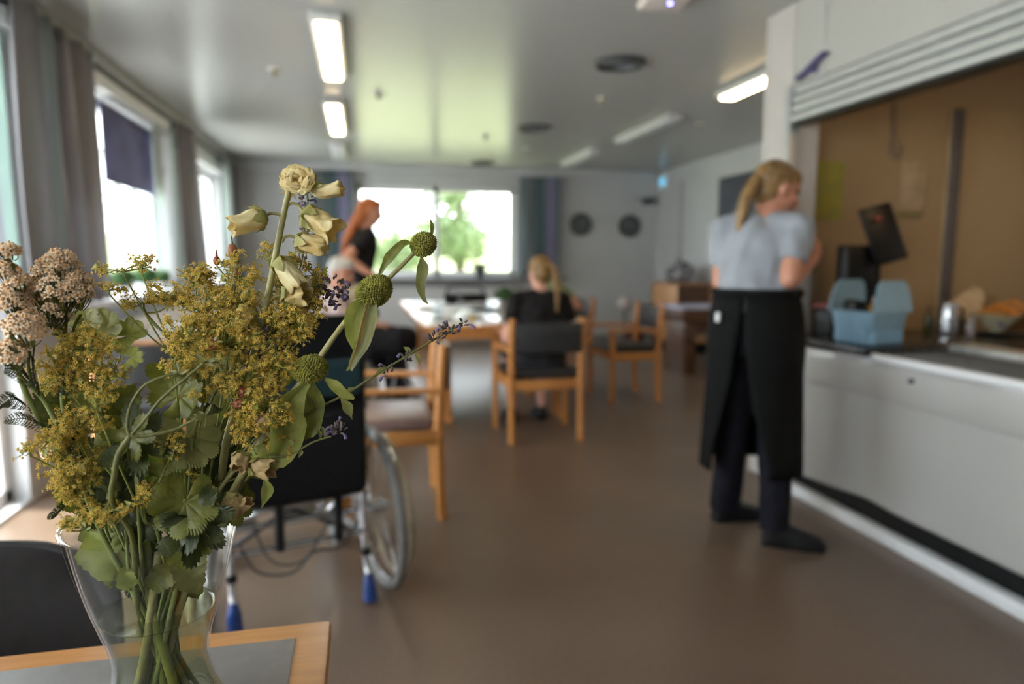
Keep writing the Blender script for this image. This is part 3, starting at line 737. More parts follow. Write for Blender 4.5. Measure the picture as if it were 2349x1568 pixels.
bm = B(); box(bm, (-.07, -.02, 0), (-.01, .06, .19), .008, RX(.1)); simple('cutlery_box', 'black narrow box standing inside the pale blue basket', 'box', bm, M_blackplastic, bp+V((-.02, .01, 0)))
bm = B(); lathe(bm, [(.001, 0), (.028, 0), (.03, .16), (.022, .17), (.001, .171)], seg=20); simple('brass_tin', 'small round brass-coloured tin inside the pale blue basket', 'tin', bm, mat('brass', (.6, .36, .12), .25, 1), bp+V((.03, .02, 0)))
bm = B(); lathe(bm, [(.001, 0), (.026, 0), (.03, .19), (.03, .20), (.001, .2)], seg=20); simple('pink_cup', 'pinkish cup inside the pale blue basket', 'cup', bm, mat('pink_paper', (.55, .38, .36), .6), bp+V((.078, .035, 0)))
# dark things beside the woman
t = thing('cutlery_caddy', 'black caddy with a dark red lid on the counter between the woman and the basket', 'caddy', (2.36, 3.09, .831), .2)
bm = B(); box(bm, (-.06, -.06, 0), (.06, .06, .13), .012); obj('body', bm, M_blackplastic, t)
bm = B(); box(bm, (-.064, -.064, .13), (.064, .064, .165), .015); obj('lid', bm, mat('dark_red_lid', (.12, .02, .015), .5), t)
# till
t = thing('till_display', 'black touch-screen till on a stand behind the pale blue basket', 'till', (2.585, 3.05, .831), 0); t.scale = (1.15, 1.15, 1.06)
bm = B(); box(bm, (-.10, -.08, 0), (.10, .08, .025), .01); tube(bm, [(0, 0, 0), (0, .01, .34)], .028, 12); obj('stand', bm, M_blackplastic, t)
bm = B(); box(bm, (-.062, -.03, -.13), (.092, .0, .15), .01, Matrix.Rotation(math.radians(-15), 3, 'Y') @ RX(-.18), (0, 0, 0))
for v in bm.verts: v.co += V((-.02, -.03, .465))
obj('screen', bm, M_blackplastic, t)
bm = B(); box(bm, (-.17, -.03, .20), (-.02, .05, .43), .012); box(bm, (-.10, -.01, .12), (.02, .03, .30), .012); obj('card_reader', bm, M_blackplastic, t)
bm = B(); box(bm, (-.03, -.036, .08), (.0, -.031, .10), .001, Matrix.Rotation(math.radians(-15), 3, 'Y') @ RX(-.18), (0, 0, 0))
for v in bm.verts: v.co += V((-.015, -.048, .465))
obj('red_mark', bm, mat('red_mark', (.25, .02, .02), .4), t)
# papers, cable, door edge in the kitchen
def paper(name, label, px0, px1, py0, py1, m, y=3.352, th=.004):
    a = at(px0, py1, y); b = at(px1, py0, y); bm = B(); w_, h_ = b.x-a.x, b.z-a.z
    box(bm, (0, -th, 0), (w_, 0, h_), .001)
    o = tag(obj(name, bm, m), label, 'paper'); o.location = (a.x, y+.004, a.z); return o
paper('wall_notice', 'yellow-green notice pinned to the brown kitchen wall beside the woman', 1855, 1940, 371, 505, mat('yellow_paper', (.36, .32, .035), .6, col2=(.29, .27, .06), scale=14))
paper('wall_note', 'faint buff sheet on the kitchen wall above the till', 2062, 2130, 372, 480, mat('buff_paper', (.43, .31, .19), .6, scale=14))
bm = B(); box(bm, (0, -.02, 0), (.16, 0, .018), .004); o = simple('wall_strip', 'short olive-brown strip under the faint buff sheet', 'strip', bm, mat('olive_strip', (.20, .17, .06), .6), at(2055, 495, 3.356))
bm = B(); tube(bm, smooth_path([(0, 0, .30), (.005, 0, .12), (-.01, -.01, .05), (.02, -.012, .0), (.05, -.01, .03), (.055, 0, .07)], 5), .008, 8)
simple('hanging_hose', 'thin brown hose hanging from a hook on the kitchen wall', 'hose', bm, mat('hose_brown', (.22, .16, .11), .6), at(2045, 362, 3.35))
a = at(2150, 650, 3.35); bm = B(); box(bm, (0, -.03, 0), (.075, 0, 1.12), .004); box(bm, (.075, -.012, 0), (.9, 0, 1.12), .002)
o = obj('door_3', bm, None, mats=[mat('kitchen_door', (.40, .28, .145), .5, var=.012, scale=2)]); o['kind'] = 'structure'; o.location = (a.x, 3.36, .94)
bm = B(); box(bm, (0, -.045, 0), (.07, -.028, 1.11), .003); q = obj('trim_7', bm, mat('door_edge_grey', (.11, .095, .085), .5)); q['kind'] = 'structure'; q.location = (a.x, 3.36, .94)
# right end of the counter
M_glassc = clear_glass('kitchen_glass', (.9, .92, .9))
def P(px, py, z=.832): return on(px, py, z)
def bottle(label, p, r, h, m, capm, name='bottle', cat='bottle'):
    t = thing(name, label, cat, p)
    bm = B(); lathe(bm, [(.001, 0), (r*.95, 0), (r, .01), (r, h*.62), (r*.8, h*.72), (r*.36, h*.82), (r*.34, h*.93)], seg=20); obj('body', bm, m, t)
    bm = B(); lathe(bm, [(r*.42, h*.92), (r*.42, h), (.001, h*1.002)], seg=16); obj('cap', bm, capm, t); return t
bottle('small olive-green bottle right of the pale blue basket', P(2128, 760), .02, .13, mat('olive_glass', (.06, .07, .015), .15), M_blackplastic)
t = thing('steel_jug', 'shiny steel jug on the counter right of the pale blue basket', 'jug', P(2172, 766))
bm = B(); lathe(bm, [(.001, 0), (.045, 0), (.05, .02), (.044, .12), (.038, .155), (.036, .16), (.034, .155), (.04, .12), (.045, .02)], seg=28); obj('body', bm, M_chrome, t)
bm = B(); tube(bm, smooth_path([(.04, 0, .14), (.085, 0, .13), (.085, 0, .05), (.045, 0, .03)], 5), .006, 8); obj('handle', bm, M_blackplastic, t)
t = thing('beige_canister', 'beige canister with a pale lid behind the steel jug', 'canister', P(2205, 745)+V((.04, .06, 0)))
bm = B(); lathe(bm, [(.001, 0), (.06, 0), (.062, .15), (.001, .152)], seg=28); obj('body', bm, mat('beige_card', (.20, .12, .05), .6), t)
bm = B(); lathe(bm, [(.064, .15), (.064, .175), (.03, .185), (.001, .186)], seg=28); obj('lid', bm, mat('cream_plastic', (.66, .58, .42), .4), t)
t = thing('bread_bag', 'pale cream paper bag piled behind the canister', 'bag', P(2195, 762)+V((.20, .16, 0)))
bm = B(); ball(bm, (0, 0, .09), (.13, .07, .085), sub=3); ball(bm, (.05, 0, .16), (.07, .05, .06), sub=3)
t2 = remesh(bm, .008, 2, .02, 14)
for v in t2.verts: v.co.z = max(0, v.co.z)
obj('bag', t2, mat('cream_paper', (.62, .48, .30), .8, bump=.4), t)
# snack bowl on a black stand
p = P(2305, 772)
t = thing('snack_bowl', 'cream cone-shaped bowl with a blue round mark at the right edge of the picture', 'bowl', p+V((0, .05, .02)))
bm = B(); lathe(bm, [(.001, .0), (.025, .0), (.105, .085), (.108, .088), (.102, .086), (.025, .006), (.001, .006)], seg=30); obj('bowl', bm, mat('cream_ceramic', (.62, .55, .36), .35), t)
bm = B(); ball(bm, (-.038, -.058, .045), (.018, .005, .018), RX(-.6), sub=2); obj('blue_mark', bm, mat('blue_mark', (.08, .08, .30), .4), t)
bm = B()
for k in range(50):
    a = rnd(0, 6.28); r = rnd(0, .085); ball(bm, (r*math.cos(a), r*math.sin(a), .085+.05*(1-r/.085)+rnd(-.005, .01)), (rnd(.012, .02), rnd(.012, .02), .005), RZ(rnd(0, 3)) @ RX(rnd(-.8, .8)), sub=1)
o = tag(obj('orange_snacks', bm, mat('orange_crisps', (.66, .28, .05), .6, var=.3, scale=60)), 'heap of orange crisps in the cream bowl', 'food', None, 'stuff'); o.location = t.location
bm = B(); box(bm, (-.09, -.03, 0), (.14, .09, .018), .006); box(bm, (-.11, -.02, .0), (-.05, .08, .012), .004, RY(-.5)); simple('black_tray', 'black tray under the cream bowl on the counter', 'tray', bm, M_blackplastic, p)
t = thing('snack_basket', 'brown basket heaped with orange bread rolls at the right edge', 'basket', P(2335, 768)+V((.22, .24, 0)))
bm = B(); lathe(bm, [(.001, 0), (.10, 0), (.14, .10), (.146, .105), (.136, .10), (.098, .008)], seg=30)
obj('basket', bm, mat('wicker', (.20, .10, .04), .7, bump=.8), t)
for k in range(9):
    a = k*2*PI/7; r = .07 if k < 7 else .02; bm = B(); ball(bm, (0, 0, 0), (.045, .035, .03), RZ(rnd(0, 3)), sub=2)
    o = simple('bread_roll', 'orange-brown bread roll heaped in the brown basket', 'bread', bm, mat('bread_crust', (.58, .26, .07), .6, var=.25, scale=30), V(t.location)+V((r*math.cos(a), r*math.sin(a), .105+(.03 if k >= 7 else 0))), 0, 'bread rolls in the brown basket')
bottle('short jar with a dark blue lid beside the black tray', P(2225, 768), .022, .11, mat('pale_jar', (.36, .33, .32), .3), mat('dark_blue_lid', (.03, .06, .10), .4), 'jar', 'jar')

# ---------------------------------------------------------------- furniture at the right wall
t = thing('wooden_cabinet', 'light wooden cabinet on a black base against the far right wall', 'cabinet', (4.13, 8.35, 0))
bm = B(); box(bm, (-.24, -.36, .14), (-.215, .42, .90), .003); box(bm, (-.24, .39, .14), (.24, .42, .90), .003); box(bm, (-.24, -.36, .88), (.24, .42, .905), .003); box(bm, (-.24, -.36, .14), (.24, .42, .165), .003); box(bm, (.215, -.36, .14), (.24, .42, .9), .003); obj('carcass', bm, M_wood_cab, t)
bm = B(); box(bm, (-.22, -.34, .165), (.22, -.32, .88)); box(bm, (-.21, -.36, .5), (.21, -.32, .52)); obj('shelf_front', bm, M_wood_dark, t)
bm = B(); box(bm, (-.21, -.33, 0), (.21, .39, .14), .003); obj('base', bm, M_blackplastic, t)
t = thing('bag', 'crumpled dark bag with pale patches on top of the light wooden cabinet', 'bag', (4.08, 8.35, .906))
bm = B(); ball(bm, (0, 0, .10), (.13, .22, .12), sub=3); ball(bm, (.0, -.16, .13), (.10, .12, .13), sub=3); b2 = remesh(bm, .012, 2, .05, 11)
for v in b2.verts: v.co.z = max(0, v.co.z)
obj('body', b2, mat('patched_cloth', (.03, .03, .035), .7, col2=(.32, .31, .34), scale=9), t)
bm = B(); tube(bm, smooth_path([(0, -.12, .2), (0, -.05, .29), (0, .05, .28), (0, .10, .19)], 5), .012, 8); obj('strap', bm, M_black, t)
t = thing('console_desk', 'dark brown desk with a pale shining top edge behind the standing woman', 'desk', (3.72, 6.75, 0))
bm = B(); box(bm, (-.50, -.25, .69), (.6, .30, .72), .004); obj('top', bm, mat('pale_blue_grey_top', (.45, .45, .60), .25), t)
bm = B(); box(bm, (-.46, -.22, .56), (.58, .28, .69), .004); obj('drawer_box', bm, M_wood_dark, t)
bm = B(); box(bm, (-.42, -.20, .34), (.56, .26, .38), .004); obj('shelf', bm, M_wood_cab, t)
for sx in (-.40, .50):
    bm = B(); box(bm, (sx-.03, -.20, 0), (sx+.10, .26, .56), .004); obj('leg', bm, M_wood_dark, t)
t = thing('red_bag', 'dark red bag on the floor left of the light wooden cabinet', 'bag', (3.72, 8.9, 0))
bm = B(); ball(bm, (0, 0, .13), (.13, .13, .14), sub=3); b2 = remesh(bm, .014, 2, .03, 9)
for v in b2.verts: v.co.z = max(0, v.co.z)
obj('body', b2, mat('dark_red_cloth', (.10, .02, .025), .8), t)
bm = B(); tube(bm, smooth_path([(-.06, 0, .24), (-.04, 0, .34), (.04, 0, .34), (.06, 0, .24)], 5), .01, 8); obj('handle', bm, MATS['dark_red_cloth'], t)
t = thing('glass_globe', 'pale pinkish glass globe on a stand left of the light wooden cabinet', 'globe', (3.70, 9.25, 0))
bm = B(); lathe(bm, [(.001, 0), (.10, 0), (.10, .02), (.015, .04), (.015, .46), (.03, .48)], seg=20); obj('stand', bm, M_darkgrey, t)
bm = B(); ball(bm, (0, 0, .58), .11, sub=3); obj('globe', bm, mat('pinkish_glass', (.6, .52, .52), .2), t)

# ---------------------------------------------------------------- on the dining table
ZT = .746
M_plate = mat('white_china', (.78, .78, .80), .2); M_cup = clear_glass('tumbler_glass', (.93, .95, .96))
def plate(label, x, y, food=None):
    t = thing('plate', label, 'plate', (x, y, ZT), 0, 'white plates on the dining table')
    bm = B(); lathe(bm, [(.001, 0), (.07, 0), (.10, .012), (.125, .018), (.125, .021), (.10, .016), (.07, .005), (.001, .004)], seg=32); obj('dish', bm, M_plate, t)
    if food:
        bm = B()
        for k in range(9): ball(bm, (rnd(-.04, .04), rnd(-.04, .04), .016), (.018, .016, .010), sub=1)
        o = tag(obj('food', bm, food), None, None); o['label'] = 'helping of food on the plate, '+label; o['category'] = 'food'; o['kind'] = 'stuff'; o.location = (x, y, ZT)
gr = mat('salad_green', (.12, .24, .05), .6, var=.3); yl = mat('yellow_food', (.62, .42, .08), .5); pk = mat('pink_food', (.6, .3, .27), .5)
plate('white plate near the left edge of the dining table', .62, 5.3)
plate('white plate with yellow food at the middle of the dining table', .86, 5.35, yl)
plate('white plate with green salad right of the middle of the dining table', 1.22, 5.75, gr)
plate('white plate with pink food, far left of the dining table', .58, 6.35, pk)
plate('white plate at the far end of the dining table', 1.1, 6.9)
plate('white plate in front of the person in olive green', 1.5, 6.55, gr)
def glass(label, x, y, h=.11, r=.034, fill=None):
    t = thing('drinking_glass', label, 'glass', (x, y, ZT), 0, 'drinking glasses on the dining table')
    bm = B(); lathe(bm, [(.001, 0), (r*.8, 0), (r, h), (r-.003, h), (r*.8-.003, .006), (.001, .006)], seg=22); obj('tumbler', bm, M_cup, t)
    if fill: bm = B(); lathe(bm, [(.001, .007), (r*.78-.003, .007), (r*.92-.003, h*.6), (.001, h*.6)], seg=22); o = obj('drink', bm, fill, None); tag(o, 'drink inside the '+label, 'drink'); o.location = (x, y, ZT)
am = mat('amber_drink', (.75, .38, .03), .1)
glass('small glass of amber drink near the front of the dining table', .80, 5.02, .09, .034, am)
glass('clear glass left of the amber one on the dining table', .62, 5.62)
glass('clear glass beside the salad plate on the dining table', 1.05, 5.7)
glass('clear glass at the far end of the dining table', .95, 6.7)
glass('clear glass in front of the elderly person', .55, 5.05)
bm = B(); box(bm, (-.15, -.11, 0), (.15, .11, .003), .001); simple('place_mat', 'white paper mat on the near left corner of the dining table', 'mat', bm, mat('white_paper', (.80, .80, .82), .6), (.62, 5.0, ZT), .05)
bm = B(); box(bm, (-.17, -.11, 0), (.17, .11, .003), .001); simple('place_mat', 'pink-white paper mat at the near edge of the dining table by the woman in black', 'mat', bm, mat('pinkish_paper', (.74, .62, .62), .6), (1.02, 4.98, ZT), -.03)
bm = B(); box(bm, (-.06, -.10, 0), (.06, .10, .02), .003); simple('napkin_stack', 'folded white napkins at the centre of the dining table', 'napkins', bm, MATS['white_paper'], (.72, 6.0, ZT), .4)
t = thing('serving_platter', 'dark oval platter behind the glasses on the dining table', 'platter', (1.15, 6.1, ZT))
bm = B(); lathe(bm, [(.001, 0), (.12, 0), (.17, .02), (.17, .026), (.12, .008), (.001, .006)], seg=32)
for v in bm.verts: v.co.x *= 1.25
obj('dish', bm, M_darkgrey, t)
t = thing('potted_herb', 'green bushy herb in a zinc pot left of the seated woman in black', 'plant', (1.10, 5.30, ZT))
bm = B(); lathe(bm, [(.001, 0), (.042, 0), (.05, .13), (.053, .135), (.047, .13), (.04, .01)], seg=24); obj('pot', bm, mat('dull_zinc', (.30, .29, .26), .4, .6), t)
def bush(bm, c, r, n, s=.012, mi=0):
    for _ in range(n):
        d = V((random.gauss(0, 1), random.gauss(0, 1), random.gauss(0, .8))).normalized(); p = V(c)+V((d.x*r[0], d.y*r[1], d.z*r[2]))*rnd(.55, 1)
        a = d.orthogonal().normalized(); a = Quaternion(d, rnd(0, 6.28)) @ a; b = (d.cross(a)+d*rnd(-.6, .6)).normalized()
        vs = [bm.verts.new(p-a*s), bm.verts.new(p+b*s*.55), bm.verts.new(p+a*s), bm.verts.new(p-b*s*.55)]; bm.faces.new(vs).material_index = mi
M_herb = mat('herb_leaves', (.035, .10, .02), .6, var=.35, scale=30, trans=.2)
bm = B(); bush(bm, (0, 0, .19), (.085, .085, .06), 700); obj('foliage', bm, M_herb, t)
bm = B()
for k in range(7): tube(bm, [(rnd(-.02, .02), rnd(-.02, .02), .10), (rnd(-.05, .05), rnd(-.05, .05), .19)], .002, 5)
obj('stems', bm, M_herb, t)
bottle('tall white bottle right of the potted herb on the dining table', (1.215, 5.42, ZT), .034, .22, mat('milk_glass', (.60, .60, .63), .2), W_white)
t = thing('drinks_crate', 'low dark basket with bottles in the middle of the far table', 'basket', (1.08, 7.25, ZT))
bm = B(); box(bm, (-.22, -.12, 0), (.22, .12, .10), .02); obj('basket', bm, M_black, t)
bm = B(); tube(bm, smooth_path([(-.2, 0, .09), (-.16, 0, .17), (.16, 0, .17), (.2, 0, .09)], 5), .012, 8); obj('handle', bm, M_black, t)
# sill plants
def sill_plant(label, p, r, potc, leafn, bowl=False):
    t = thing('potted_plant', label, 'plant', p)
    bm = B(); lathe(bm, [(.001, 0), (r*.6, 0), (r*.95, r*1.1), (r, r*1.15), (r*.9, r*1.1), (r*.5, .01)], seg=24); obj('pot', bm, potc, t)
    bm = B(); bush(bm, (0, 0, r*2.0), (r*1.5, r*1.5, r*1.1), leafn, r*.35); obj('foliage', bm, M_herb, t)
    bm = B()
    for k in range(6): tube(bm, [(rnd(-.3, .3)*r, rnd(-.3, .3)*r, r*.9), (rnd(-1, 1)*r, rnd(-1, 1)*r, r*2.0)], .003, 5)
    obj('stems', bm, M_herb, t)
sill_plant('leafy plant on the left sill close to the grey curtain', (XL+.09, 5.0, .966), .06, W_white, 320)
sill_plant('rounded green plant on the left sill, middle of three', (XL+.09, 5.5, .966), .065, W_white, 320)
sill_plant('small green plant on the left sill beside the pale curtain', (XL+.09, 5.92, .966), .055, W_white, 260)
t = thing('flower_bowl', 'dark bowl of small plants on the back window sill', 'bowl', (1.66, YB-.09, .946))
bm = B(); lathe(bm, [(.001, 0), (.05, 0), (.045, .03), (.10, .12), (.094, .12), (.04, .04)], seg=24); obj('bowl', bm, M_darkgrey, t)
bm = B(); bush(bm, (0, 0, .16), (.13, .07, .06), 260, .02); obj('foliage', bm, mat('dark_foliage', (.02, .035, .015), .7), t)
# ---------------------------------------------------------------- people
M_hair_blond = mat('blond_hair', (.15, .08, .026), .5, col2=(.28, .16, .052), scale=18, bump=.8, bscale=60)
M_hair_red = mat('red_hair', (.30, .075, .018), .5, col2=(.46, .14, .035), scale=18, bump=.8, bscale=60)
M_hair_white = mat('white_hair', (.50, .49, .47), .6, bump=.8, bscale=60)
M_hair_dark = mat('dark_hair', (.03, .022, .018), .5, bump=.8, bscale=60)
M_tee = mat('blue_grey_tee', (.29, .31, .345), .85, var=.06, scale=12, bump=.3, bscale=120)
M_navy = mat('navy_black_trousers', (.010, .010, .016), .85, var=.2, spec=.2)
M_apron = mat('black_apron', (.005, .0055, .0055), .85, var=.2, spec=.15)
M_eye = mat('eye_dark', (.03, .02, .02), .2); M_lip = mat('lips', (.38, .12, .10), .5)
def ell_loft(bm, rings, seg=20):
    """rings: (center, half width x, half depth y[, tilt dir])"""
    vs = []
    for c, a, b in rings:
        vs.append([bm.verts.new(V(c)+V((a*math.cos(2*PI*k/seg), b*math.sin(2*PI*k/seg), 0))) for k in range(seg)])
    for i in range(len(vs)-1):
        for k in range(seg): bm.faces.new((vs[i][k], vs[i][(k+1) % seg], vs[i+1][(k+1) % seg], vs[i+1][k]))
    bm.faces.new(vs[0][::-1]); bm.faces.new(vs[-1])
def hand(bm, wrist, d, palm_n, side, curl=.7, s=1.0):
    """d: direction of the fingers, palm_n: where the palm looks, side=+1 thumb towards d x n"""
    d = V(d).normalized(); n = V(palm_n); n = (n-d*n.dot(d)).normalized(); t = d.cross(n)*side; w_ = V(wrist)
    pc = w_+d*.052*s
    ball(bm, pc, (.042*s, .016*s, .052*s), frame_cols(t, n, d), sub=2)
    ball(bm, w_+d*.01, (.027*s, .019*s, .03*s), frame_cols(t, n, d), sub=2)
    for k, (o, L_) in enumerate(((.030, .070), (.010, .078), (-.010, .072), (-.029, .056))):
        b = w_+d*.092*s+t*o*s; q = [b]; ang = 0
        for j, fr in enumerate((.45, .32, .23)):
            ang += curl*(.5+.25*j)*(1+.1*k); q.append(q[-1]+(d*math.cos(ang)+n*math.sin(ang)+t*o*.4)*L_*fr*s)
        limb(bm, q, [.0095*s, .0088*s, .0078*s, .0065*s], 8)
    b = w_+d*.03*s+t*.032*s; q = [b, b+(t*.75+d*.7+n*.3).normalized()*.035*s, b+(t*.75+d*.7+n*.3).normalized()*.035*s+(t*.2+d*.9+n*.5).normalized()*.032*s]
    limb(bm, q, [.0125*s, .011*s, .009*s], 8)
def frame_cols(x, y, z): return Matrix((V(x), V(y), V(z))).transposed()
def head(bm, c, f, up, s=1.0):
    f = V(f).normalized(); up = V(up); x = f.cross(up).normalized(); up = x.cross(f).normalized(); R = frame_cols(x, f, up); c = V(c)
    g = lambda a, b, d: c + R @ V((a*s, b*s, d*s))
    ball(bm, g(0, -.012, .018), (.073*s, .090*s, .092*s), R, sub=3)
    ball(bm, g(0, .02, -.04), (.058*s, .066*s, .07*s), R, sub=3)
    ball(bm, g(0, .055, -.088), (.026*s, .022*s, .022*s), R, sub=2)
    limb(bm, [g(0, .078, .018), g(0, .100, -.024)], [.009*s, .014*s], 10); ball(bm, g(0, .098, -.026), (.018*s, .014*s, .011*s), R, sub=2)
    ball(bm, g(0, .080, -.055), (.026*s, .012*s, .012*s), R, sub=2)
    ball(bm, g(0, .074, .036), (.05*s, .014*s, .012*s), R, sub=2)
    for q in (-1, 1):
        ball(bm, g(q*.04, .056, -.02), (.022*s, .02*s, .022*s), R, sub=2)
        ball(bm, g(q*.074, -.008, -.008), (.009*s, .018*s, .030*s), R, sub=2)
    return g, R
def person(label, loc, rotz, J, skin, shirt, trousers, hair_fn, vox=.009, sleeve=.55, extra=None, s=1.0, shirt_hem=None, shoe=M_blackplastic, bare_shins=False, shirt_w=1.0):
    t = thing('person', label, 'person', loc, math.radians(rotz))
    ri = Matrix.Rotation(-math.radians(rotz), 3, 'Z')
    lw = lambda p: ri @ (V((p[0], p[1], p[2]))-V((loc[0], loc[1], loc[2])))
    J = {k: (lw(v[1:]) if v[0] == 'w' else V(v)) for k, v in J.items()}
    f = ri @ V(J['face']) if False else J['face']; up = J['up']
    pel, wai, che, nec, hd = J['pelvis'], J['waist'], J['chest'], J['neck'], J['head']
    W = shirt_w
    tor = [(pel+V((0, 0, -.09)), .13, .10), (pel, .165, .115), (pel.lerp(wai, .6), .145, .10), (wai, .130, .092), (wai.lerp(che, .5), .145, .10), (che, .165, .108), (che.lerp(nec, .55), .165, .10), (che.lerp(nec, .80), .12, .08), (nec, .058, .058)]
    bm = B(); ell_loft(bm, tor)
    tube(bm, [nec+V((0, 0, -.03)), nec.lerp(hd, .5), hd+V((0, -.02, -.02))], [.062, .05, .052], 16)
    g, R = head(bm, hd, f, up, s)
    for q, sd in (('L', -1), ('R', 1)):
        S, E, Wr = J['sh'+q], J['el'+q], J['wr'+q]; limb(bm, [nec.lerp(S, .5)+V((0, 0, -.02)), S, E, E.lerp(Wr, .35), Wr], [.055, .054, .040, .038, .025])
        hand(bm, Wr, J.get('hd'+q, (Wr-E)), J.get('hn'+q, V((0, 0, -1))), -sd, .6)
        H, K, A, T = J['hip'+q], J['kn'+q], J['an'+q], J['to'+q]
        limb(bm, [pel.lerp(H, .8), H, K, K.lerp(A, .3), A], [.09, .085, .056, .055, .036])
        limb(bm, [A+V((0, 0, -.02)), A.lerp(T, .45)+V((0, 0, -.03)), A.lerp(T, .78)+V((0, 0, -.008))], [.034, .026, .016])
    body = obj('body', remesh(bm, vox, 3), skin, t)
    for q in (-1, 1):
        bm = B(); ball(bm, g(q*.031, .070, .012), .011*s, sub=2); obj('eye', bm, M_eye, body)
    bm = B(); ball(bm, g(0, .088, -.055), (.021*s, .008*s, .0065*s), R, sub=2); obj('mouth', bm, M_lip, body)
    # shirt
    hem = pel+V((0, 0, shirt_hem if shirt_hem is not None else -.02)); e = .014*W
    tr = [(hem, .172*W, .125*W), (pel.lerp(wai, .4)+V((0, 0, .02)), .168*W, .122*W), (wai, .155*W, .115*W), (wai.lerp(che, .5), .160*W, .118*W), (che, .178, .124), (che.lerp(nec, .5), .178, .115), (che.lerp(nec, .78), .14, .10), (che.lerp(nec, .93), .085, .078), (nec+V((0, 0, .004)), .071, .071)]
    bm = B(); ell_loft(bm, tr)
    for q in 'LR':
        S, E = J['sh'+q], J['el'+q]; end = S.lerp(E, sleeve)
        limb(bm, [nec.lerp(S, .25)+V((0, 0, -.035)), nec.lerp(S, .6)+V((0, 0, -.012)), S], [.076, .068, .067]); tube(bm, [S.lerp(E, sleeve*k/5) for k in range(6)], [.060, .062, .063, .062, .061, .060], 16)
    obj('shirt', remesh(bm, .010, 2, .016, 11), shirt, t)
    # trousers
    bm = B(); ell_loft(bm, [(pel+V((0, 0, -.13)), .13, .12), (pel+V((0, 0, -.05)), .176, .132), (pel, .175, .128), (pel.lerp(wai, .8), .150, .108)])
    for q in 'LR':
        H, K, A = J['hip'+q], J['kn'+q], J['an'+q]
        if bare_shins: limb(bm, [pel.lerp(H, .8)+V((0, 0, -.02)), H, K], [.105, .10, .072])
        else:
            limb(bm, [pel.lerp(H, .8)+V((0, 0, -.02)), H, K], [.105, .10, .078]); tube(bm, [K, K.lerp(A, .5), A+V((0, 0, -.03))], [.078, .070, .066], 16)
    obj('trousers', remesh(bm, .011, 2, .010, 8), trousers, t)
    for q in 'LR':
        A, T = J['an'+q], J['to'+q]; d = V((T.x-A.x, T.y-A.y, 0)).normalized(); x = V((d.y, -d.x, 0)); Rm = frame_cols(x, d, V((0, 0, 1)))
        base = min(A.z, T.z+.05)-.085; heel = V((A.x, A.y, 0))-d*.03; L_ = .255
        bm = B()
        rings = []
        for u, hw, h in ((0, .026, .06), (.08, .038, .11), (.25, .042, .125), (.45, .046, .10), (.7, .052, .075), (.9, .044, .06), (1.0, .020, .035)):
            c = heel+d*(u*L_-.02); rings.append([bm.verts.new(c+x*hw*a+V((0, 0, base+b*h))) for a, b in ((-1, 0), (-1.02, .35), (-.75, .85), (0, 1), (.75, .85), (1.02, .35), (1, 0))])
        for a, b in zip(rings, rings[1:]):
            for k in range(7): bm.faces.new((a[k], a[(k+1) % 7], b[(k+1) % 7], b[k]))
        bm.faces.new(rings[0]); bm.faces.new(rings[-1][::-1]); bmesh.ops.subdivide_edges(bm, edges=bm.edges[:], cuts=1, smooth=.6)
        o = obj('shoe', bm, shoe, t)
        for v in o.data.vertices: v.co.z = max(base, v.co.z)
    hair_fn(t, g, R, s)
    if extra: extra(t, J, lw)
    return t
def hair_cap(bm, g, R, s, back=.012, top=.010, drop=.0):
    ball(bm, g(0, -.026-back*.3, .030+top*.3), ((.080)*s, (.088+back*.4)*s, .090*s), R, sub=3)
    ball(bm, g(0, -.045, -.015-drop), (.070*s, .062*s, .075*s), R, sub=3)
    ball(bm, g(0, .035, .070), (.062*s, .05*s, .04*s), R, sub=2)
def pony(m, pts_of, r, label=None):
    def fn(t, g, R, s):
        bm = B(); hair_cap(bm, g, R, s); h = remesh(bm, .008, 3, .004, 40); hb = obj('hair', h, m, t)
        pts = smooth_path(pts_of(g), 6); n = len(pts)
        bm = B(); tube(bm, pts, [r*(.55+.9*math.sin(PI*min(1, (i/(n-1))*1.1+.10))**.8*(1-.35*i/(n-1))) for i in range(n)], 14, flat=.75)
        obj('ponytail', bm, m, hb)
        bm = B(); p = pts[0]; tube(bm, [pts[1]-(pts[2]-pts[1])*.6, pts[1]+(pts[2]-pts[1])*.6], r*.85, 14); obj('hair_band', bm, M_darkgrey, hb)
    return fn
def short(m):
    def fn(t, g, R, s):
        bm = B(); hair_cap(bm, g, R, s, .0, .0, -.01); obj('hair', remesh(bm, .008, 3, .006, 50), m, t)
    return fn
def longhair(m):
    def fn(t, g, R, s):
        bm = B(); hair_cap(bm, g, R, s, .016, .012)
        for dx in (-.05, -.02, .02, .05):
            limb(bm, [g(dx, -.06, .03), g(dx*1.2, -.10, -.10), g(dx*1.3, -.15, -.26), g(dx*.8, -.17, -.40)], [.045, .05, .042, .016])
        limb(bm, [g(.066, -.025, .0), g(.07, -.06, -.12)], [.022, .03]); limb(bm, [g(-.066, -.025, .0), g(-.07, -.06, -.12)], [.022, .03])
        obj('hair', remesh(bm, .008, 4, .005, 26), m, t)
    return fn
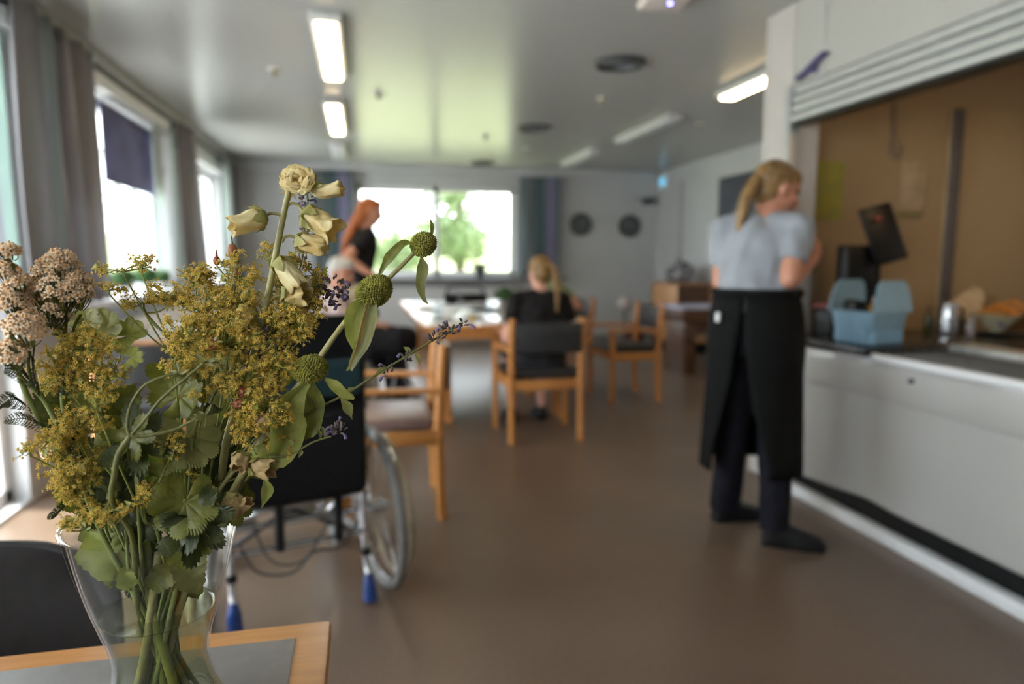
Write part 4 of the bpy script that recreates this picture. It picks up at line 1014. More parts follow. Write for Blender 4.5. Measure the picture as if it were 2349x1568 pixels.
# standing woman at the counter
def apron(t, J, lw):
    pel = J['pelvis']; bm = B(); nz, nu = 16, 44; g = []
    for j in range(nz+1):
        v = j/nz; z = 1.075-.76*v; op = math.radians(1+34*min(1, v*1.1)**1.7); row = []
        for i in range(nu+1):
            a = -PI/2+op+(2*PI-2*op)*i/nu   # opening at -Y (the back)
            w_ = .172+.036*v**.6+.010*math.sin(a*7+v*2)*v; d_ = .132+.055*v**.6+.010*math.sin(a*5+1)*v
            hip = .012*math.sin(PI*min(1, v*2.2))
            row.append(bm.verts.new((pel.x+(w_+hip)*math.cos(a)+.01*v, pel.y+(d_+hip)*math.sin(a)-.01*v, z)))
        g.append(row)
    for j in range(nz):
        for i in range(nu): bm.faces.new((g[j][i], g[j][i+1], g[j+1][i+1], g[j+1][i]))
    o = obj('apron', bm, M_apron, t); md = o.modifiers.new('t', 'SOLIDIFY'); md.thickness = .004; md.offset = 1
    bm = B(); tube(bm, [(pel.x+.180*math.cos(a), pel.y+.140*math.sin(a), 1.075) for a in [2*PI*k/32 for k in range(32)]], .012, 8, closed=True, flat=1.6); obj('waistband', bm, M_apron, t)
    bm = B(); box(bm, (-.115, -.158, .955), (-.095, -.148, .995), .003, RZ(-.4)); obj('white_tag', bm, W_white, t)
person('woman in blue-grey T-shirt and long black apron standing at the serving counter', (1.64, 2.62, 0), -50,
    dict(pelvis=(0, 0, .94), waist=(0, .0, 1.07), chest=(0, .02, 1.24), neck=(.0, .055, 1.395), head=(.035, .115, 1.508), face=(.70, .72, -.40), up=(.1, .3, 1),
         shL=(-.148, .01, 1.34), elL=('w', *at(1655, 650, 2.76)), wrL=('w', *at(1668, 705, 2.90)), shR=(.150, .02, 1.34), elR=('w', *at(1812, 640, 2.46)), wrR=('w', *at(1862, 596, 2.60)), hdR=(.1, .8, .5), hnR=(-1, .1, 0), hdL=(.3, .8, -.5),
         hipL=(-.085, 0, .87), knL=(-.08, .04, .50), anL=('w', 1.63, 2.80, .09), toL=('w', 1.80, 2.80, .03),
         hipR=(.085, 0, .87), knR=(.10, .02, .50), anR=('w', 1.70, 2.50, .09), toR=('w', 1.865, 2.41, .03)),
    M_skin, M_tee, M_navy, pony(M_hair_blond, lambda g: [g(0, -.085, .012)+V(q) for q in ((0, 0, 0), (-.015, -.045, -.015), (-.035, -.085, -.09), (-.05, -.10, -.18), (-.06, -.095, -.27))], .026),
    extra=apron, shirt_hem=.055, sleeve=.66, shirt_w=1.06, vox=.007)
# seated woman in black
person('woman in black T-shirt with blond ponytail seated with her back to us', (1.20, 4.52, 0), 2,
    dict(pelvis=(0, -.03, .58), waist=(0, .0, .69), chest=(0, .05, .83), neck=(.01, .07, .985), head=(.02, .115, 1.115), face=(-.15, 1, -.35), up=(0, .2, 1),
         shL=(-.165, .05, .93), elL=(-.235, .03, .67), wrL=(-.20, .26, .70), shR=(.165, .05, .93), elR=(.235, .05, .68), wrR=(.18, .28, .775),
         hipL=(-.09, .03, .555), knL=(-.12, .44, .53), anL=(-.115, .36, .11), toL=(-.12, .50, .04), hipR=(.09, .03, .555), knR=(.12, .44, .53), anR=(.13, .42, .11), toR=(.13, .56, .04)),
    M_skin2, mat('black_tee', (.012, .011, .012), .85, var=.2, spec=.2), mat('black_shorts', (.012, .013, .018), .85), pony(M_hair_blond, lambda g: [g(.02, -.095, .03), g(.05, -.13, .0), (g(.06, -.13, -.12)), g(.045, -.13, -.24), g(.04, -.12, -.31)], .02), sleeve=.62, bare_shins=True)
# person in olive green
person('person with dark hair in an olive green shirt seated behind the woman in black', (2.02, 6.75, 0), 95,
    dict(pelvis=(0, -.04, .58), waist=(0, .0, .70), chest=(0, .09, .84), neck=(.0, .14, .98), head=(.0, .22, 1.12), face=(-.1, 1, -.4), up=(0, .3, 1),
         shL=(-.17, .10, .93), elL=(-.24, -.08, .74), wrL=(-.20, .20, .78), shR=(.17, .10, .93), elR=(.25, .15, .75), wrR=(.15, .36, .80),
         hipL=(-.09, .03, .555), knL=(-.12, .44, .53), anL=(-.12, .42, .11), toL=(-.12, .56, .04), hipR=(.09, .03, .555), knR=(.12, .44, .53), anR=(.12, .42, .11), toR=(.12, .56, .04)),
    M_skin, mat('olive_shirt', (.20, .21, .11), .85, var=.15, scale=14), mat('dark_trousers', (.03, .03, .035), .85), short(M_hair_dark))
# standing red-haired woman
person('red-haired woman in black T-shirt standing left of the dining table', (-.02, 6.0, 0), -72,
    dict(pelvis=(0, -.02, .97), waist=(0, .0, 1.10), chest=(0, .03, 1.29), neck=(.0, .07, 1.46), head=(.0, .125, 1.615), face=(.55, 1, -.22), up=(0, .1, 1),
         shL=(-.17, .03, 1.40), elL=(-.22, .02, 1.13), wrL=(-.18, .24, 1.04), shR=(.17, .03, 1.40), elR=('w', *at(793, 590, 5.80)), wrR=('w', *at(858, 634, 5.74)),
         hipL=(-.09, 0, .90), knL=(-.09, .03, .50), anL=(-.09, .0, .09), toL=(-.10, .16, .03), hipR=(.09, 0, .90), knR=(.10, .04, .50), anR=(.10, .02, .09), toR=(.11, .18, .03)),
    M_skin, MATS['black_tee'], mat('khaki_trousers', (.36, .28, .17), .85), longhair(M_hair_red), sleeve=.62, shirt_hem=0.0)
# elderly person in the wheelchair
person('elderly white-haired person in a pale pink shirt seated in the far wheelchair', (-.25, 5.15, 0), -78,
    dict(pelvis=(0, .02, .575), waist=(0, .03, .69), chest=(0, .03, .84), neck=(.0, .06, .98), head=(.0, .11, 1.115), face=(.85, .8, -.3), up=(0, .15, 1),
         shL=(-.165, .04, .93), elL=(-.23, .05, .72), wrL=(-.18, .28, .765), shR=(.165, .04, .93), elR=(.235, .08, .735), wrR=(.20, .30, .74),
         hipL=(-.09, .06, .555), knL=(-.12, .46, .54), anL=(-.12, .52, .20), toL=(-.12, .64, .13), hipR=(.09, .06, .555), knR=(.12, .46, .54), anR=(.12, .52, .20), toR=(.12, .64, .13)),
    M_skin, mat('pink_shirt', (.50, .38, .36), .85, var=.1, scale=10), mat('black_trousers', (.014, .014, .018), .85), short(M_hair_white), sleeve=.95)
t = thing('lap_blanket', 'black blanket heaped over the knees of the elderly person in the wheelchair', 'blanket', (.10, 5.06, .50))
bm = B(); ball(bm, (0, 0, .10), (.29, .25, .13), sub=3); ball(bm, (.14, -.10, .14), (.14, .13, .10), sub=3); ball(bm, (-.12, -.06, .14), (.14, .16, .10), sub=3)
obj('cloth', remesh(bm, .012, 2, .03, 10), mat('black_wool', (.012, .012, .015), .9, spec=.2), t)
# ---------------------------------------------------------------- vase and bouquet
random.seed(21)
VC = V((-.2055, .702, .741))
M_vase = clear_glass('vase_glass', (.97, .978, .97), 1.42)
M_water = clear_glass('water', (.78, .80, .66), 1.36)
vt = thing('glass_vase', 'clear glass vase with flared rim holding the wild flower bouquet', 'vase', VC)
outer = [(.064, .0), (.065, .004), (.060, .026), (.049, .054), (.0440, .080), (.0465, .102), (.054, .128), (.063, .158), (.071, .190), (.0785, .226)]
bm = B()
def fine(prof, k=6):
    p = smooth_path([V((r, 0, z)) for r, z in prof], k); return [(q.x, q.z) for q in p]
po = fine(outer); inner = [(r-.0022, z) for r, z in po if z > .012][::-1]
lathe(bm, [(.001, 0)]+po+[(po[-1][0]+.0010, po[-1][1]+.0006), (po[-1][0]+.0008, po[-1][1]+.0022), (po[-1][0]-.0010, po[-1][1]+.0030), (po[-1][0]-.0028, po[-1][1]+.0020), (po[-1][0]-.0030, po[-1][1]+.0004)]+inner+[(.001, .012)], seg=72)
obj('glass', bm, M_vase, vt)
wl_ = .132
bm = B(); pw = [(r-.0026, z) for r, z in po if .0135 < z < wl_]; rw = pw[-1][0]
lathe(bm, [(.001, .0135)]+pw+[(rw, wl_+.0016), (rw-.0008, wl_+.0004), (rw-.0026, wl_-.0006), (.001, wl_-.001)], seg=64)
o = obj('water', bm, M_water); o.location = VC; tag(o, 'greenish water filling the lower half of the glass vase', 'water')

def leafmat(name, a, b, tr=.35, sc=60, rough=.5):
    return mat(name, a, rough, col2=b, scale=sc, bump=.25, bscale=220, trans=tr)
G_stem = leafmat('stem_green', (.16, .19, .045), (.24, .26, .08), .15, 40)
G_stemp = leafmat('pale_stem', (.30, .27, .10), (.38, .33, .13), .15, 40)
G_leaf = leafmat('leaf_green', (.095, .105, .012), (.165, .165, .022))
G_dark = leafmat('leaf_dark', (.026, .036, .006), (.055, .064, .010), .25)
G_bright = leafmat('leaf_bright', (.10, .20, .02), (.17, .28, .04), .5)
G_lime = leafmat('leaf_lime', (.24, .27, .05), (.34, .34, .085), .4)
G_dry = leafmat('leaf_dry', (.36, .26, .10), (.50, .36, .15), .4)
G_grey = leafmat('leaf_greygreen', (.15, .15, .042), (.22, .21, .065), .35)
F_yel = mat('lady_mantle_yellow', (.52, .36, .045), .6, col2=(.74, .53, .09), scale=300, trans=.3)
F_yeld = mat('lady_mantle_heart', (.26, .10, .015), .6)
F_yar = mat('yarrow_petal', (.74, .55, .38), .7, col2=(.87, .72, .53), scale=250, trans=.25)
F_yarc = mat('yarrow_heart', (.52, .27, .10), .7, col2=(.62, .36, .16), scale=250)
F_cream = mat('cream_petal', (.64, .46, .16), .55, col2=(.88, .79, .48), scale=38, bump=.35, bscale=120, trans=.4)
F_creamg = mat('calyx_green', (.20, .20, .045), .6, col2=(.46, .41, .14), scale=50, bump=.3, bscale=150, trans=.3)
F_dryb = mat('dry_bell', (.46, .31, .13), .6, col2=(.58, .42, .20), scale=60, bump=.3, trans=.4)
F_pom = mat('pompom_green', (.14, .14, .012), .7, col2=(.26, .24, .03), scale=90, bump=.3)
F_pom2 = mat('pompom_tip', (.33, .31, .07), .7)
F_pur = mat('catmint_purple', (.13, .09, .19), .6, col2=(.24, .18, .33), scale=120, trans=.2)
F_purd = mat('catmint_calyx', (.075, .05, .05), .7, col2=(.15, .11, .11), scale=120)
F_red = mat('red_bud', (.16, .03, .015), .5, col2=(.30, .10, .03), scale=90)
F_pink = mat('faded_pink', (.36, .20, .12), .7, col2=(.46, .28, .17), scale=100)

def stem_path(target, via=(), ang=None, rb=.022, rn=None, bend=.0):
    """from the foot of the vase through its waist and rim up to the target"""
    T = V(target); d = V((T.x-VC.x, T.y-VC.y, 0)); L_ = d.length; d = d.normalized() if L_ > 1e-4 else V((1, 0, 0))
    rr = min(.066, .018+L_*.30) if rn is None else rn
    side = V((-d.y, d.x, 0))*rnd(-.016, .016)
    base = VC - d*rnd(.012, .03) + side + V((0, 0, rnd(.018, .05)))
    waist = VC + side*1.0 + d*rnd(-.012, .008) + V((0, 0, .085))
    mid = VC + d*rr*.45 + side + V((0, 0, .155))
    rim = VC + d*rr + side*.6 + V((0, 0, .228))
    return [base, waist, mid, rim]+[V(v) for v in via]+[T]
def taper(n, a, b): return [a+(b-a)*i/(n-1) for i in range(n)]
def add_stem(parent, path, r0, r1, m=None, k=7, name='stem', seg=9):
    p = smooth_path(path, k); bm = B(); tube(bm, p, taper(len(p), r0, r1), seg)
    return obj(name, bm, m or G_stem, parent), p
def blade(bm, pts, wid, up, fold=.25, mi=0, serr=0.0, k=4, wave=0.0):
    """leaf blade along pts with half widths wid; up = rough surface normal"""
    p = smooth_path(pts, k); n = len(p); up = V(up)
    ws = []
    for i in range(n):
        u = i/(n-1)*(len(wid)-1); j = min(int(u), len(wid)-2); ws.append(wid[j]+(wid[j+1]-wid[j])*(3*(u-j)**2-2*(u-j)**3))
    rows = []
    for i in range(n):
        t = (p[min(n-1, i+1)]-p[max(0, i-1)]).normalized(); s = t.cross(up)
        s = s.normalized() if s.length > 1e-5 else t.orthogonal().normalized(); nn = s.cross(t).normalized()
        w_ = ws[i]; z = 1+serr*(1 if i % 2 else -1); wv = wave*math.sin(i*1.7)*w_
        rows.append([bm.verts.new(p[i]+s*w_*a*(z if abs(a) == 1 else 1)+nn*(fold*w_*abs(a)**1.3+(wv if abs(a) == 1 else 0)*a)) for a in (-1, -.5, 0, .5, 1)])
    for a, b in zip(rows, rows[1:]):
        for q in range(4):
            f = bm.faces.new((a[q], a[q+1], b[q+1], b[q])); f.material_index = mi; f.smooth = True
def palm_leaf(bm, c, nrm, up, R, lobes=7, depth=.35, teeth=.05, cup=.2, span=330, tn=5, ph=0.0, asym=1.0):
    """round lobed leaf; petiole joins at c, up = direction of the middle lobe"""
    n = V(nrm).normalized(); up = V(up); up = (up-n*up.dot(n)).normalized(); s = up.cross(n); c = V(c)
    N = lobes*tn*2; rings = []
    for j in range(1, 6):
        q = j/5; row = []
        for i in range(N+1):
            th = math.radians(-span/2+span*i/N); ll = abs(math.sin(lobes*(i/N)*PI))**.7
            rad = R*(1-depth*(1-ll)*q**1.5)*(1+(teeth*(1 if i % 2 else -1) if j == 5 else 0))*(1-.12*abs(th)/PI)
            x, y = rad*q*math.sin(th)*asym, rad*q*math.cos(th)
            pleat = .10*R*q*(1-ll)*.9
            row.append(bm.verts.new(c+s*x+up*y+n*(cup*R*q*q*(.4+.6*math.sin(th*1.3+ph)**2)-pleat+.30*R*q*noise.noise(V((x/R*1.6+ph, y/R*1.6, ph)))*q)))
        rings.append(row)
    o = bm.verts.new(c)
    for i in range(N): f = bm.faces.new((o, rings[0][i], rings[0][i+1])); f.smooth = True
    for a, b in zip(rings, rings[1:]):
        for i in range(N): f = bm.faces.new((a[i], b[i], b[i+1], a[i+1])); f.smooth = True
def rdir(zmin=-1):
    while True:
        d = V((random.gauss(0, 1), random.gauss(0, 1), random.gauss(0, 1))).normalized()
        if d.z >= zmin: return d
def star(bm, p, n, r):
    n = V(n).normalized(); a = n.orthogonal().normalized(); a = Quaternion(n, rnd(0, 6.28)) @ a; b = n.cross(a); o = bm.verts.new(V(p)+n*r*.1); vs = []
    for k in range(10):
        th = k*PI/5; rr = r if k % 2 == 0 else r*.36; vs.append(bm.verts.new(V(p)+(a*math.cos(th)+b*math.sin(th))*rr+n*(r*.25 if k % 2 == 0 else 0)))
    for k in range(10): bm.faces.new((o, vs[k], vs[(k+1) % 10])).material_index = 0
    h = [bm.verts.new(V(p)+(a*math.cos(th)+b*math.sin(th))*r*.26+n*r*.16) for th in (0, 1.57, 3.14, 4.71)]; t_ = bm.verts.new(V(p)+n*r*.42)
    for k in range(4): bm.faces.new((t_, h[k], h[(k+1) % 4])).material_index = 1
PXM = lambda y: y*1.0/FPX   # metres per photo pixel at depth y
# ---- lady's mantle: froth of tiny yellow stars
def froth(parent, root, cl, y, dens=1.0, m2=None):
    """one flower cluster: branches from root to umbels of stars"""
    px, py, rx, ry, n = cl; n = int(n*dens*1.15); rx *= 1.12; ry *= 1.12; s = PXM(y); c = at(px, py, y); bm = B(); bs = B()
    k = max(4, n//7); root = V(root)
    hubs = []
    for _ in range(k):
        d = rdir(); q = rnd(.15, 1)**.5; hubs.append(c+CR*(d.x*rx*s*q)+CU*(d.z*ry*s*q)+V((0, 1, 0))*(d.y*min(rx, 60)*s*.8*q))
    trunk = root.lerp(c, .62); tube(bs, smooth_path([root, root.lerp(trunk, .5)+V((0, 0, -.002)), trunk], 3), .0009, 5, caps=False)
    for h in hubs:
        m_ = trunk.lerp(h, .55)+V((rnd(-.003, .003), rnd(-.003, .003), rnd(-.003, .002)))
        tube(bs, [trunk, m_, h], [.0006, .0005, .0004], 4, caps=False)
        for _ in range(12):
            d = rdir(-.6); p = h+d*rnd(.002, .0078); tube(bs, [h, p], .0002, 3, caps=False)
            star(bm, p, d+V((0, -.6, .4)), rnd(.0019, .0029))
        if rnd(0, 1) < .25: blade(bs, [h, h+rdir()*.004, h+rdir()*.008], [.0004, .0022, .0003], (0, -1, .3), k=2)
    fl = obj('flower_cluster', bm, None, parent, smooth=False, mats=[F_yel, F_yeld]); obj('branchlets', bs, G_lime, fl)
def mantle(label, clusters, y, via=(), dens=1.0, r=.0014, leaf=None):
    t = thing('lady_mantle_sprig', label, 'flower', VC, 0, 'yellow lady\'s mantle sprigs'); t.location = (0, 0, 0)
    cx_ = sum(c[0] for c in clusters)/len(clusters); cy_ = sum(c[1]+c[3] for c in clusters)/len(clusters)
    tip = at(cx_, cy_+25, y); pa = stem_path(tip, via); _, p = add_stem(t, pa, r*1.5, r*.8)
    br = B()
    for c in clusters:
        i = random.randint(int(len(p)*.72), len(p)-1); i = len(p)-1 if len(clusters) == 1 else i
        e = at(c[0], c[1]+c[3]*.8, y); m_ = p[i].lerp(e, .5)+V((0, 0, -.004)); q = smooth_path([p[i], m_, e], 4); tube(br, q, taper(len(q), .0010, .0007), 6, caps=False)
        froth(t, e, c, y+rnd(-.015, .015), dens)
    obj('branch', br, G_lime, t)
    if leaf:
        for (lx, ly, lr, a) in leaf:
            bm = B(); cc = at(lx, ly, y-.01); palm_leaf(bm, cc, V((.2*math.cos(a), -1, .3*math.sin(a))), CR*math.cos(a)+CU*math.sin(a), lr*PXM(y), 7, .3, .10, .15, 300)
            obj('leaf', bm, G_lime, t)
    return t
mantle('airy pale yellow lady\'s mantle sprig at the upper left, in front of the white window', [(285, 618, 56, 16, 48), (325, 605, 26, 24, 36), (250, 660, 30, 18, 34), (395, 672, 60, 26, 150), (330, 690, 50, 20, 90)], .73, (at(420, 860, .71),))
mantle('yellow lady\'s mantle sprig left of the tall cream flower stem', [(450, 640, 36, 28, 150), (530, 590, 20, 20, 36), (548, 632, 42, 30, 80), (470, 700, 62, 38, 240), (540, 680, 50, 36, 200)], .69, (at(430, 850, .69),))
mantle('yellow lady\'s mantle sprig rising behind the tall cream flower stem', [(618, 584, 30, 24, 50), (690, 592, 24, 20, 36), (725, 628, 26, 28, 80), (705, 690, 44, 40, 210), (650, 650, 40, 40, 140)], .70, (at(600, 880, .70),))
mantle('dense yellow lady\'s mantle sprig at the middle of the bouquet', [(430, 770, 62, 46, 330), (520, 780, 72, 50, 380), (620, 745, 70, 50, 320), (690, 740, 40, 50, 180)], .67, (at(480, 930, .68),))
mantle('dense yellow lady\'s mantle sprig right of centre, above the long green leaf', [(560, 860, 62, 44, 300), (640, 830, 40, 44, 170), (610, 930, 62, 50, 330), (640, 1000, 36, 44, 170), (560, 980, 42, 40, 160)], .66, (at(540, 1060, .68),))
mantle('mustard yellow lady\'s mantle sprig at the left below the yarrow', [(190, 790, 70, 42, 330), (150, 850, 66, 46, 330), (235, 860, 48, 34, 200)], .68, (at(260, 1010, .69),), leaf=[(300, 818, 26, .3)])
mantle('mustard yellow lady\'s mantle sprig at the left edge of the bouquet, halfway down', [(180, 975, 56, 36, 230), (120, 1000, 36, 28, 110), (170, 1055, 60, 44, 330), (70, 1030, 18, 18, 26)], .66, (at(250, 1120, .68),))
mantle('small yellow lady\'s mantle sprig hanging over the left side of the vase rim', [(170, 1110, 44, 36, 220), (230, 1172, 60, 16, 120), (165, 1206, 26, 14, 50)], .645, (at(240, 1180, .66),), .9)
mantle('little yellow lady\'s mantle sprig in front of the bouquet centre', [(330, 1140, 34, 30, 60), (395, 1020, 30, 26, 60), (220, 920, 34, 22, 60)], .64, (at(330, 1190, .655),), .8)
mantle('drooping yellow lady\'s mantle sprig low on the right side', [(455, 1110, 26, 40, 60), (470, 880, 52, 40, 150), (400, 830, 30, 30, 80)], .65, (at(430, 1150, .665),), .9)

# ---- yarrow
def yarrow(label, heads, y, via=(), thick=.0022):
    t = thing('yarrow_stem', label, 'flower', (0, 0, 0), 0, 'pale pink yarrow stems')
    cx_ = sum(h[0] for h in heads)/len(heads); cy_ = max(h[1]+h[3] for h in heads)
    tip = at(cx_+20, cy_+30, y); _, p = add_stem(t, stem_path(tip, via), thick*1.2, thick)
    for (px, py, rx, ry, n) in heads:
        s = PXM(y); c = at(px, py, y); bm = B(); bs = B(); root = c-CU*(ry*s*1.25)+CR*(12*s); tube(bs, smooth_path([p[-3], p[-1].lerp(root, .5), root], 4), .0013, 6, caps=False)
        for _ in range(int(n*.85)):
            d = rdir(-.45); q = rnd(.72, 1.0); f = c+CR*(d.x*rx*s*q)+CU*(d.z*ry*s*q)+V((0, 1, 0))*(d.y*min(rx, 55)*s*q)
            nn = (d+V((0, -.35, .5))).normalized(); a = nn.orthogonal().normalized(); a = Quaternion(nn, rnd(0, 6)) @ a; b = nn.cross(a); R_ = rnd(.0028, .0038)
            if rnd(0, 1) < .4: tube(bs, [root.lerp(f, .2), root.lerp(f, .6)+V((0, 0, -.002)), f], .0004, 4, caps=False)
            for k in range(5):
                th = k*2*PI/5; u = a*math.cos(th)+b*math.sin(th); v_ = nn.cross(u)
                q0 = bm.verts.new(f+u*R_*.25); q1 = bm.verts.new(f+u*R_*.75+v_*R_*.42+nn*R_*.15); q2 = bm.verts.new(f+u*R_*1.15+nn*R_*.02); q3 = bm.verts.new(f+u*R_*.75-v_*R_*.42+nn*R_*.15)
                bm.faces.new((q0, q1, q2)); bm.faces.new((q0, q2, q3))
            base = f-nn*R_*1.1; ring0 = [bm.verts.new(base+(a*math.cos(th)+b*math.sin(th))*R_*.35) for th in (0, 1.26, 2.51, 3.77, 5.03)]
            ring1 = [bm.verts.new(f+(a*math.cos(th)+b*math.sin(th))*R_*.5) for th in (0, 1.26, 2.51, 3.77, 5.03)]
            ring2 = [bm.verts.new(f+nn*R_*.42+(a*math.cos(th)+b*math.sin(th))*R_*.3) for th in (0, 1.26, 2.51, 3.77, 5.03)]; top = bm.verts.new(f+nn*R_*.55)
            for k in range(5):
                bm.faces.new((ring0[k], ring0[(k+1) % 5], ring1[(k+1) % 5], ring1[k])).material_index = 0
                bm.faces.new((ring1[k], ring1[(k+1) % 5], ring2[(k+1) % 5], ring2[k])).material_index = 1
                bm.faces.new((ring2[k], ring2[(k+1) % 5], top)).material_index = 1
        fl = obj('flower_head', bm, None, t, smooth=False, mats=[F_yar, F_yarc]); obj('flower_stalks', bs, G_leaf, fl)
    return t, p
def feather(parent, pts, L_, n=22, m=None):
    p = smooth_path(pts, 8); n = int(n*1.4); bm = B(); tube(bm, p, .0005, 5)
    for i in range(n):
        u = (i+.5)/n; c = p[min(len(p)-1, int(u*(len(p)-1)))]; tdir = (p[-1]-p[0]).normalized(); l = L_*(math.sin(PI*(.12+.83*u))**.8)
        for s_ in (-1, 1):
            side = (CU*s_*.9+tdir*.5+V((0, rnd(-.4, .4), 0))).normalized(); q = [c, c+side*l*.6, c+side*l+tdir*l*.25]
            tube(bm, q, [.00036, .0003, .00012], 4, caps=False)
            for w_ in (.35, .6, .85): tube(bm, [c+side*l*w_, c+side*l*w_+(tdir+side*.4).normalized()*l*.32], [.00028, .0001], 3, caps=False)
    obj('feathery_leaf', bm, m or G_dark, parent)
t, p = yarrow('pale pink yarrow with one large head, third from the left edge', [(128, 655, 62, 70, 250), (172, 660, 40, 44, 110), (135, 590, 34, 18, 50), (105, 715, 56, 36, 130)], .69, (at(150, 960, .69),))
feather(t, [at(120, 900, .69), at(150, 880, .68), at(168, 800, .68)], .010)
t, p = yarrow('pale pink yarrow reaching up past the left edge of the picture', [(16, 575, 26, 20, 46), (12, 625, 24, 28, 50), (38, 640, 22, 26, 46), (25, 690, 34, 40, 110)], .67, (at(60, 900, .67), at(25, 760, .67)))
feather(t, [at(110, 985, .67), at(60, 960, .665), at(8, 966, .66)], .0075)
feather(t, [at(60, 930, .67), at(30, 915, .665), at(-5, 935, .66)], .0085)
t, p = yarrow('pale pink yarrow head low at the left edge of the picture', [(55, 752, 44, 38, 130), (30, 812, 36, 34, 100)], .66, (at(120, 950, .67),))
feather(t, [at(75, 880, .66), at(45, 850, .66), at(10, 845, .655)], .009)
feather(t, [at(90, 900, .66), at(75, 850, .66), at(80, 790, .655)], .009)
t, p = yarrow('small faded yarrow head inside the left side of the bouquet', [(130, 1030, 34, 26, 60)], .69, (at(215, 1130, .69),))
feather(t, [at(150, 1155, .66), at(130, 1175, .655), at(108, 1188, .65)], .0045)
feather(t, [at(195, 1060, .67), at(160, 1000, .665), at(95, 985, .66)], .009)

# ---- tall cream flower stem
t = thing('cream_bell_flower_stem', 'tall stem of drooping cream bell flowers, the highest in the bouquet', 'flower', (0, 0, 0))
yb = .68
st, p = add_stem(t, stem_path(at(664, 430, yb), (at(520, 1010, .685), at(585, 800, yb), at(612, 690, yb), at(640, 545, yb))), .0048, .0026, G_stemp, 9, seg=14)
def bell(parent, a, b, w0, w1, w2, y, ruff=.25, m=F_cream, sep=True, bend=0.0):
    """bell from pixel a (base) to b (mouth)"""
    A_, B_ = at(*a, y), at(*b, y-.012); ax = (B_-A_); L_ = ax.length; mid = A_+ax*.5+CU*(bend*L_); s = PXM(y)
    cen = smooth_path([A_, mid, B_], 7); n = len(cen); seg = 30; bm = B(); rings = []
    ph = rnd(0, 6)
    for i in range(n):
        u = i/(n-1); tdir = (cen[min(n-1, i+1)]-cen[max(0, i-1)]).normalized(); F_ = frame_to(tdir, V((0, 1, 0)))
        r = s*((w0*math.sin(min(1, u/.32)*PI/2) if u < .32 else (w0+(w1-w0)*(u-.32)/.68)) if u < .8 else (w0+(w1-w0)*(u-.32)/.68)+(w2-w1)*((u-.8)/.2)**1.5)
        row = []
        for k in range(seg):
            th = 2*PI*k/seg; f = 1+ruff*max(0, u-.40)*1.7*(math.sin(5*th+ph)*.5+.35*math.sin(3*th+ph*2+u*4))+.07*math.sin(9*th+u*9)*u+.22*(.25+u)*noise.noise(V((2.2*math.cos(th), 2.2*math.sin(th), u*3+ph*5)))
            off = ruff*s*w1*.8*max(0, u-.75)*4*math.sin(5*th+ph+1)
            row.append(bm.verts.new(cen[i]+F_ @ V((math.cos(th)*r*f, math.sin(th)*r*f, off))))
        rings.append(row)
    for q, w_ in zip(rings, rings[1:]):
        for k in range(seg): bm.faces.new((q[k], q[(k+1) % seg], w_[(k+1) % seg], w_[k])).smooth = True
    fl = obj('bell_flower', bm, m, parent)
    md = fl.modifiers.new('petal thickness', 'SOLIDIFY'); md.thickness = .0004
    if sep:
        bm = B()
        for k in range(5):
            th = k*2*PI/5+ph; t0 = ax.normalized(); F_ = frame_to(t0, V((0, 1, 0))); o = F_ @ V((math.cos(th), math.sin(th), 0)); r = s*w0*1.06
            blade(bm, [A_+o*r*.2, A_+ax*.16+o*r*.98, A_+ax*.34+o*r*1.05, A_+ax*rnd(.44, .56)+o*r*rnd(1.15, 1.35)], [s*w0*.42, s*w0*.62, s*w0*.42, .0002], o, .0)
        obj('calyx', bm, F_creamg, fl)
    return fl
def pedicel(parent, pts, r=.0014): 
    q = smooth_path(pts, 5); bm = B(); tube(bm, q, r, 8); obj('pedicel', bm, G_stemp, parent)
for a, b, w0, w1, w2, ped in [((612, 494), (530, 518), 23, 17, 22, [(648, 505), (640, 492), (622, 489), (610, 493)]),
                              ((692, 487), (768, 530), 23, 27, 32, [(656, 472), (670, 466), (684, 470), (694, 484)]),
                              ((678, 550), (748, 570), 21, 19, 15, [(646, 556), (654, 543), (668, 541), (680, 547)]),
                              ((636, 592), (688, 662), 22, 22, 20, [(634, 618), (628, 600), (632, 590), (638, 592)]),
                              ((655, 684), (706, 676), 27, 20, 22, [(612, 700), (628, 682), (644, 678), (656, 682)]),
                              ((575, 706), (545, 742), 20, 18, 18, [(604, 728), (596, 702), (584, 698), (575, 706)])]:
    bell(t, a, b, w0, w1, w2, yb, .28); pedicel(t, [at(*q, yb) for q in ped])
bell(t, (708, 432), (784, 430), 15, 15, 15, yb, .10, F_cream, True, -.10); bell(t, (694, 402), (722, 408), 13, 11, 8, yb, .08, F_cream, True)
pedicel(t, [at(664, 436, yb), at(685, 436, yb), at(710, 432, yb)]); pedicel(t, [at(664, 432, yb), at(680, 410, yb), at(696, 404, yb)])
bm = B(); c0 = at(680, 412, yb-.01)   # open rosette at the top
for ring_, cnt, rad, tilt in ((0, 6, 34, .35), (1, 5, 25, .9), (2, 4, 15, 1.5)):
    for k in range(cnt):
        th = k*2*PI/cnt+ring_*.6+.3; o = CR*math.cos(th)+CU*math.sin(th)*.8; s = PXM(yb); q = rad*s*rnd(.85, 1.1); fwd = V((.1, -1, 0))
        blade(bm, [c0+V((0, .004, 0)), c0+o*q*.5+fwd*q*.25*tilt, c0+o*q*.95+fwd*q*.35*tilt, c0+o*q*1.12+fwd*q*.15*tilt], [.0025, q*.55, q*.50, .0012], -fwd+o*.5, .18, wave=.25)
obj('open_flower', bm, F_cream, t)
bm = B()
for k in range(5):
    th = PI+k*.5; o = CR*math.cos(th)+CU*math.sin(th); c1 = at(668, 432, yb)
    blade(bm, [c1, c1+o*.006, c1+o*.012], [.001, .0016, .0002], (0, -1, 0))
obj('bracts', bm, G_dry, t)

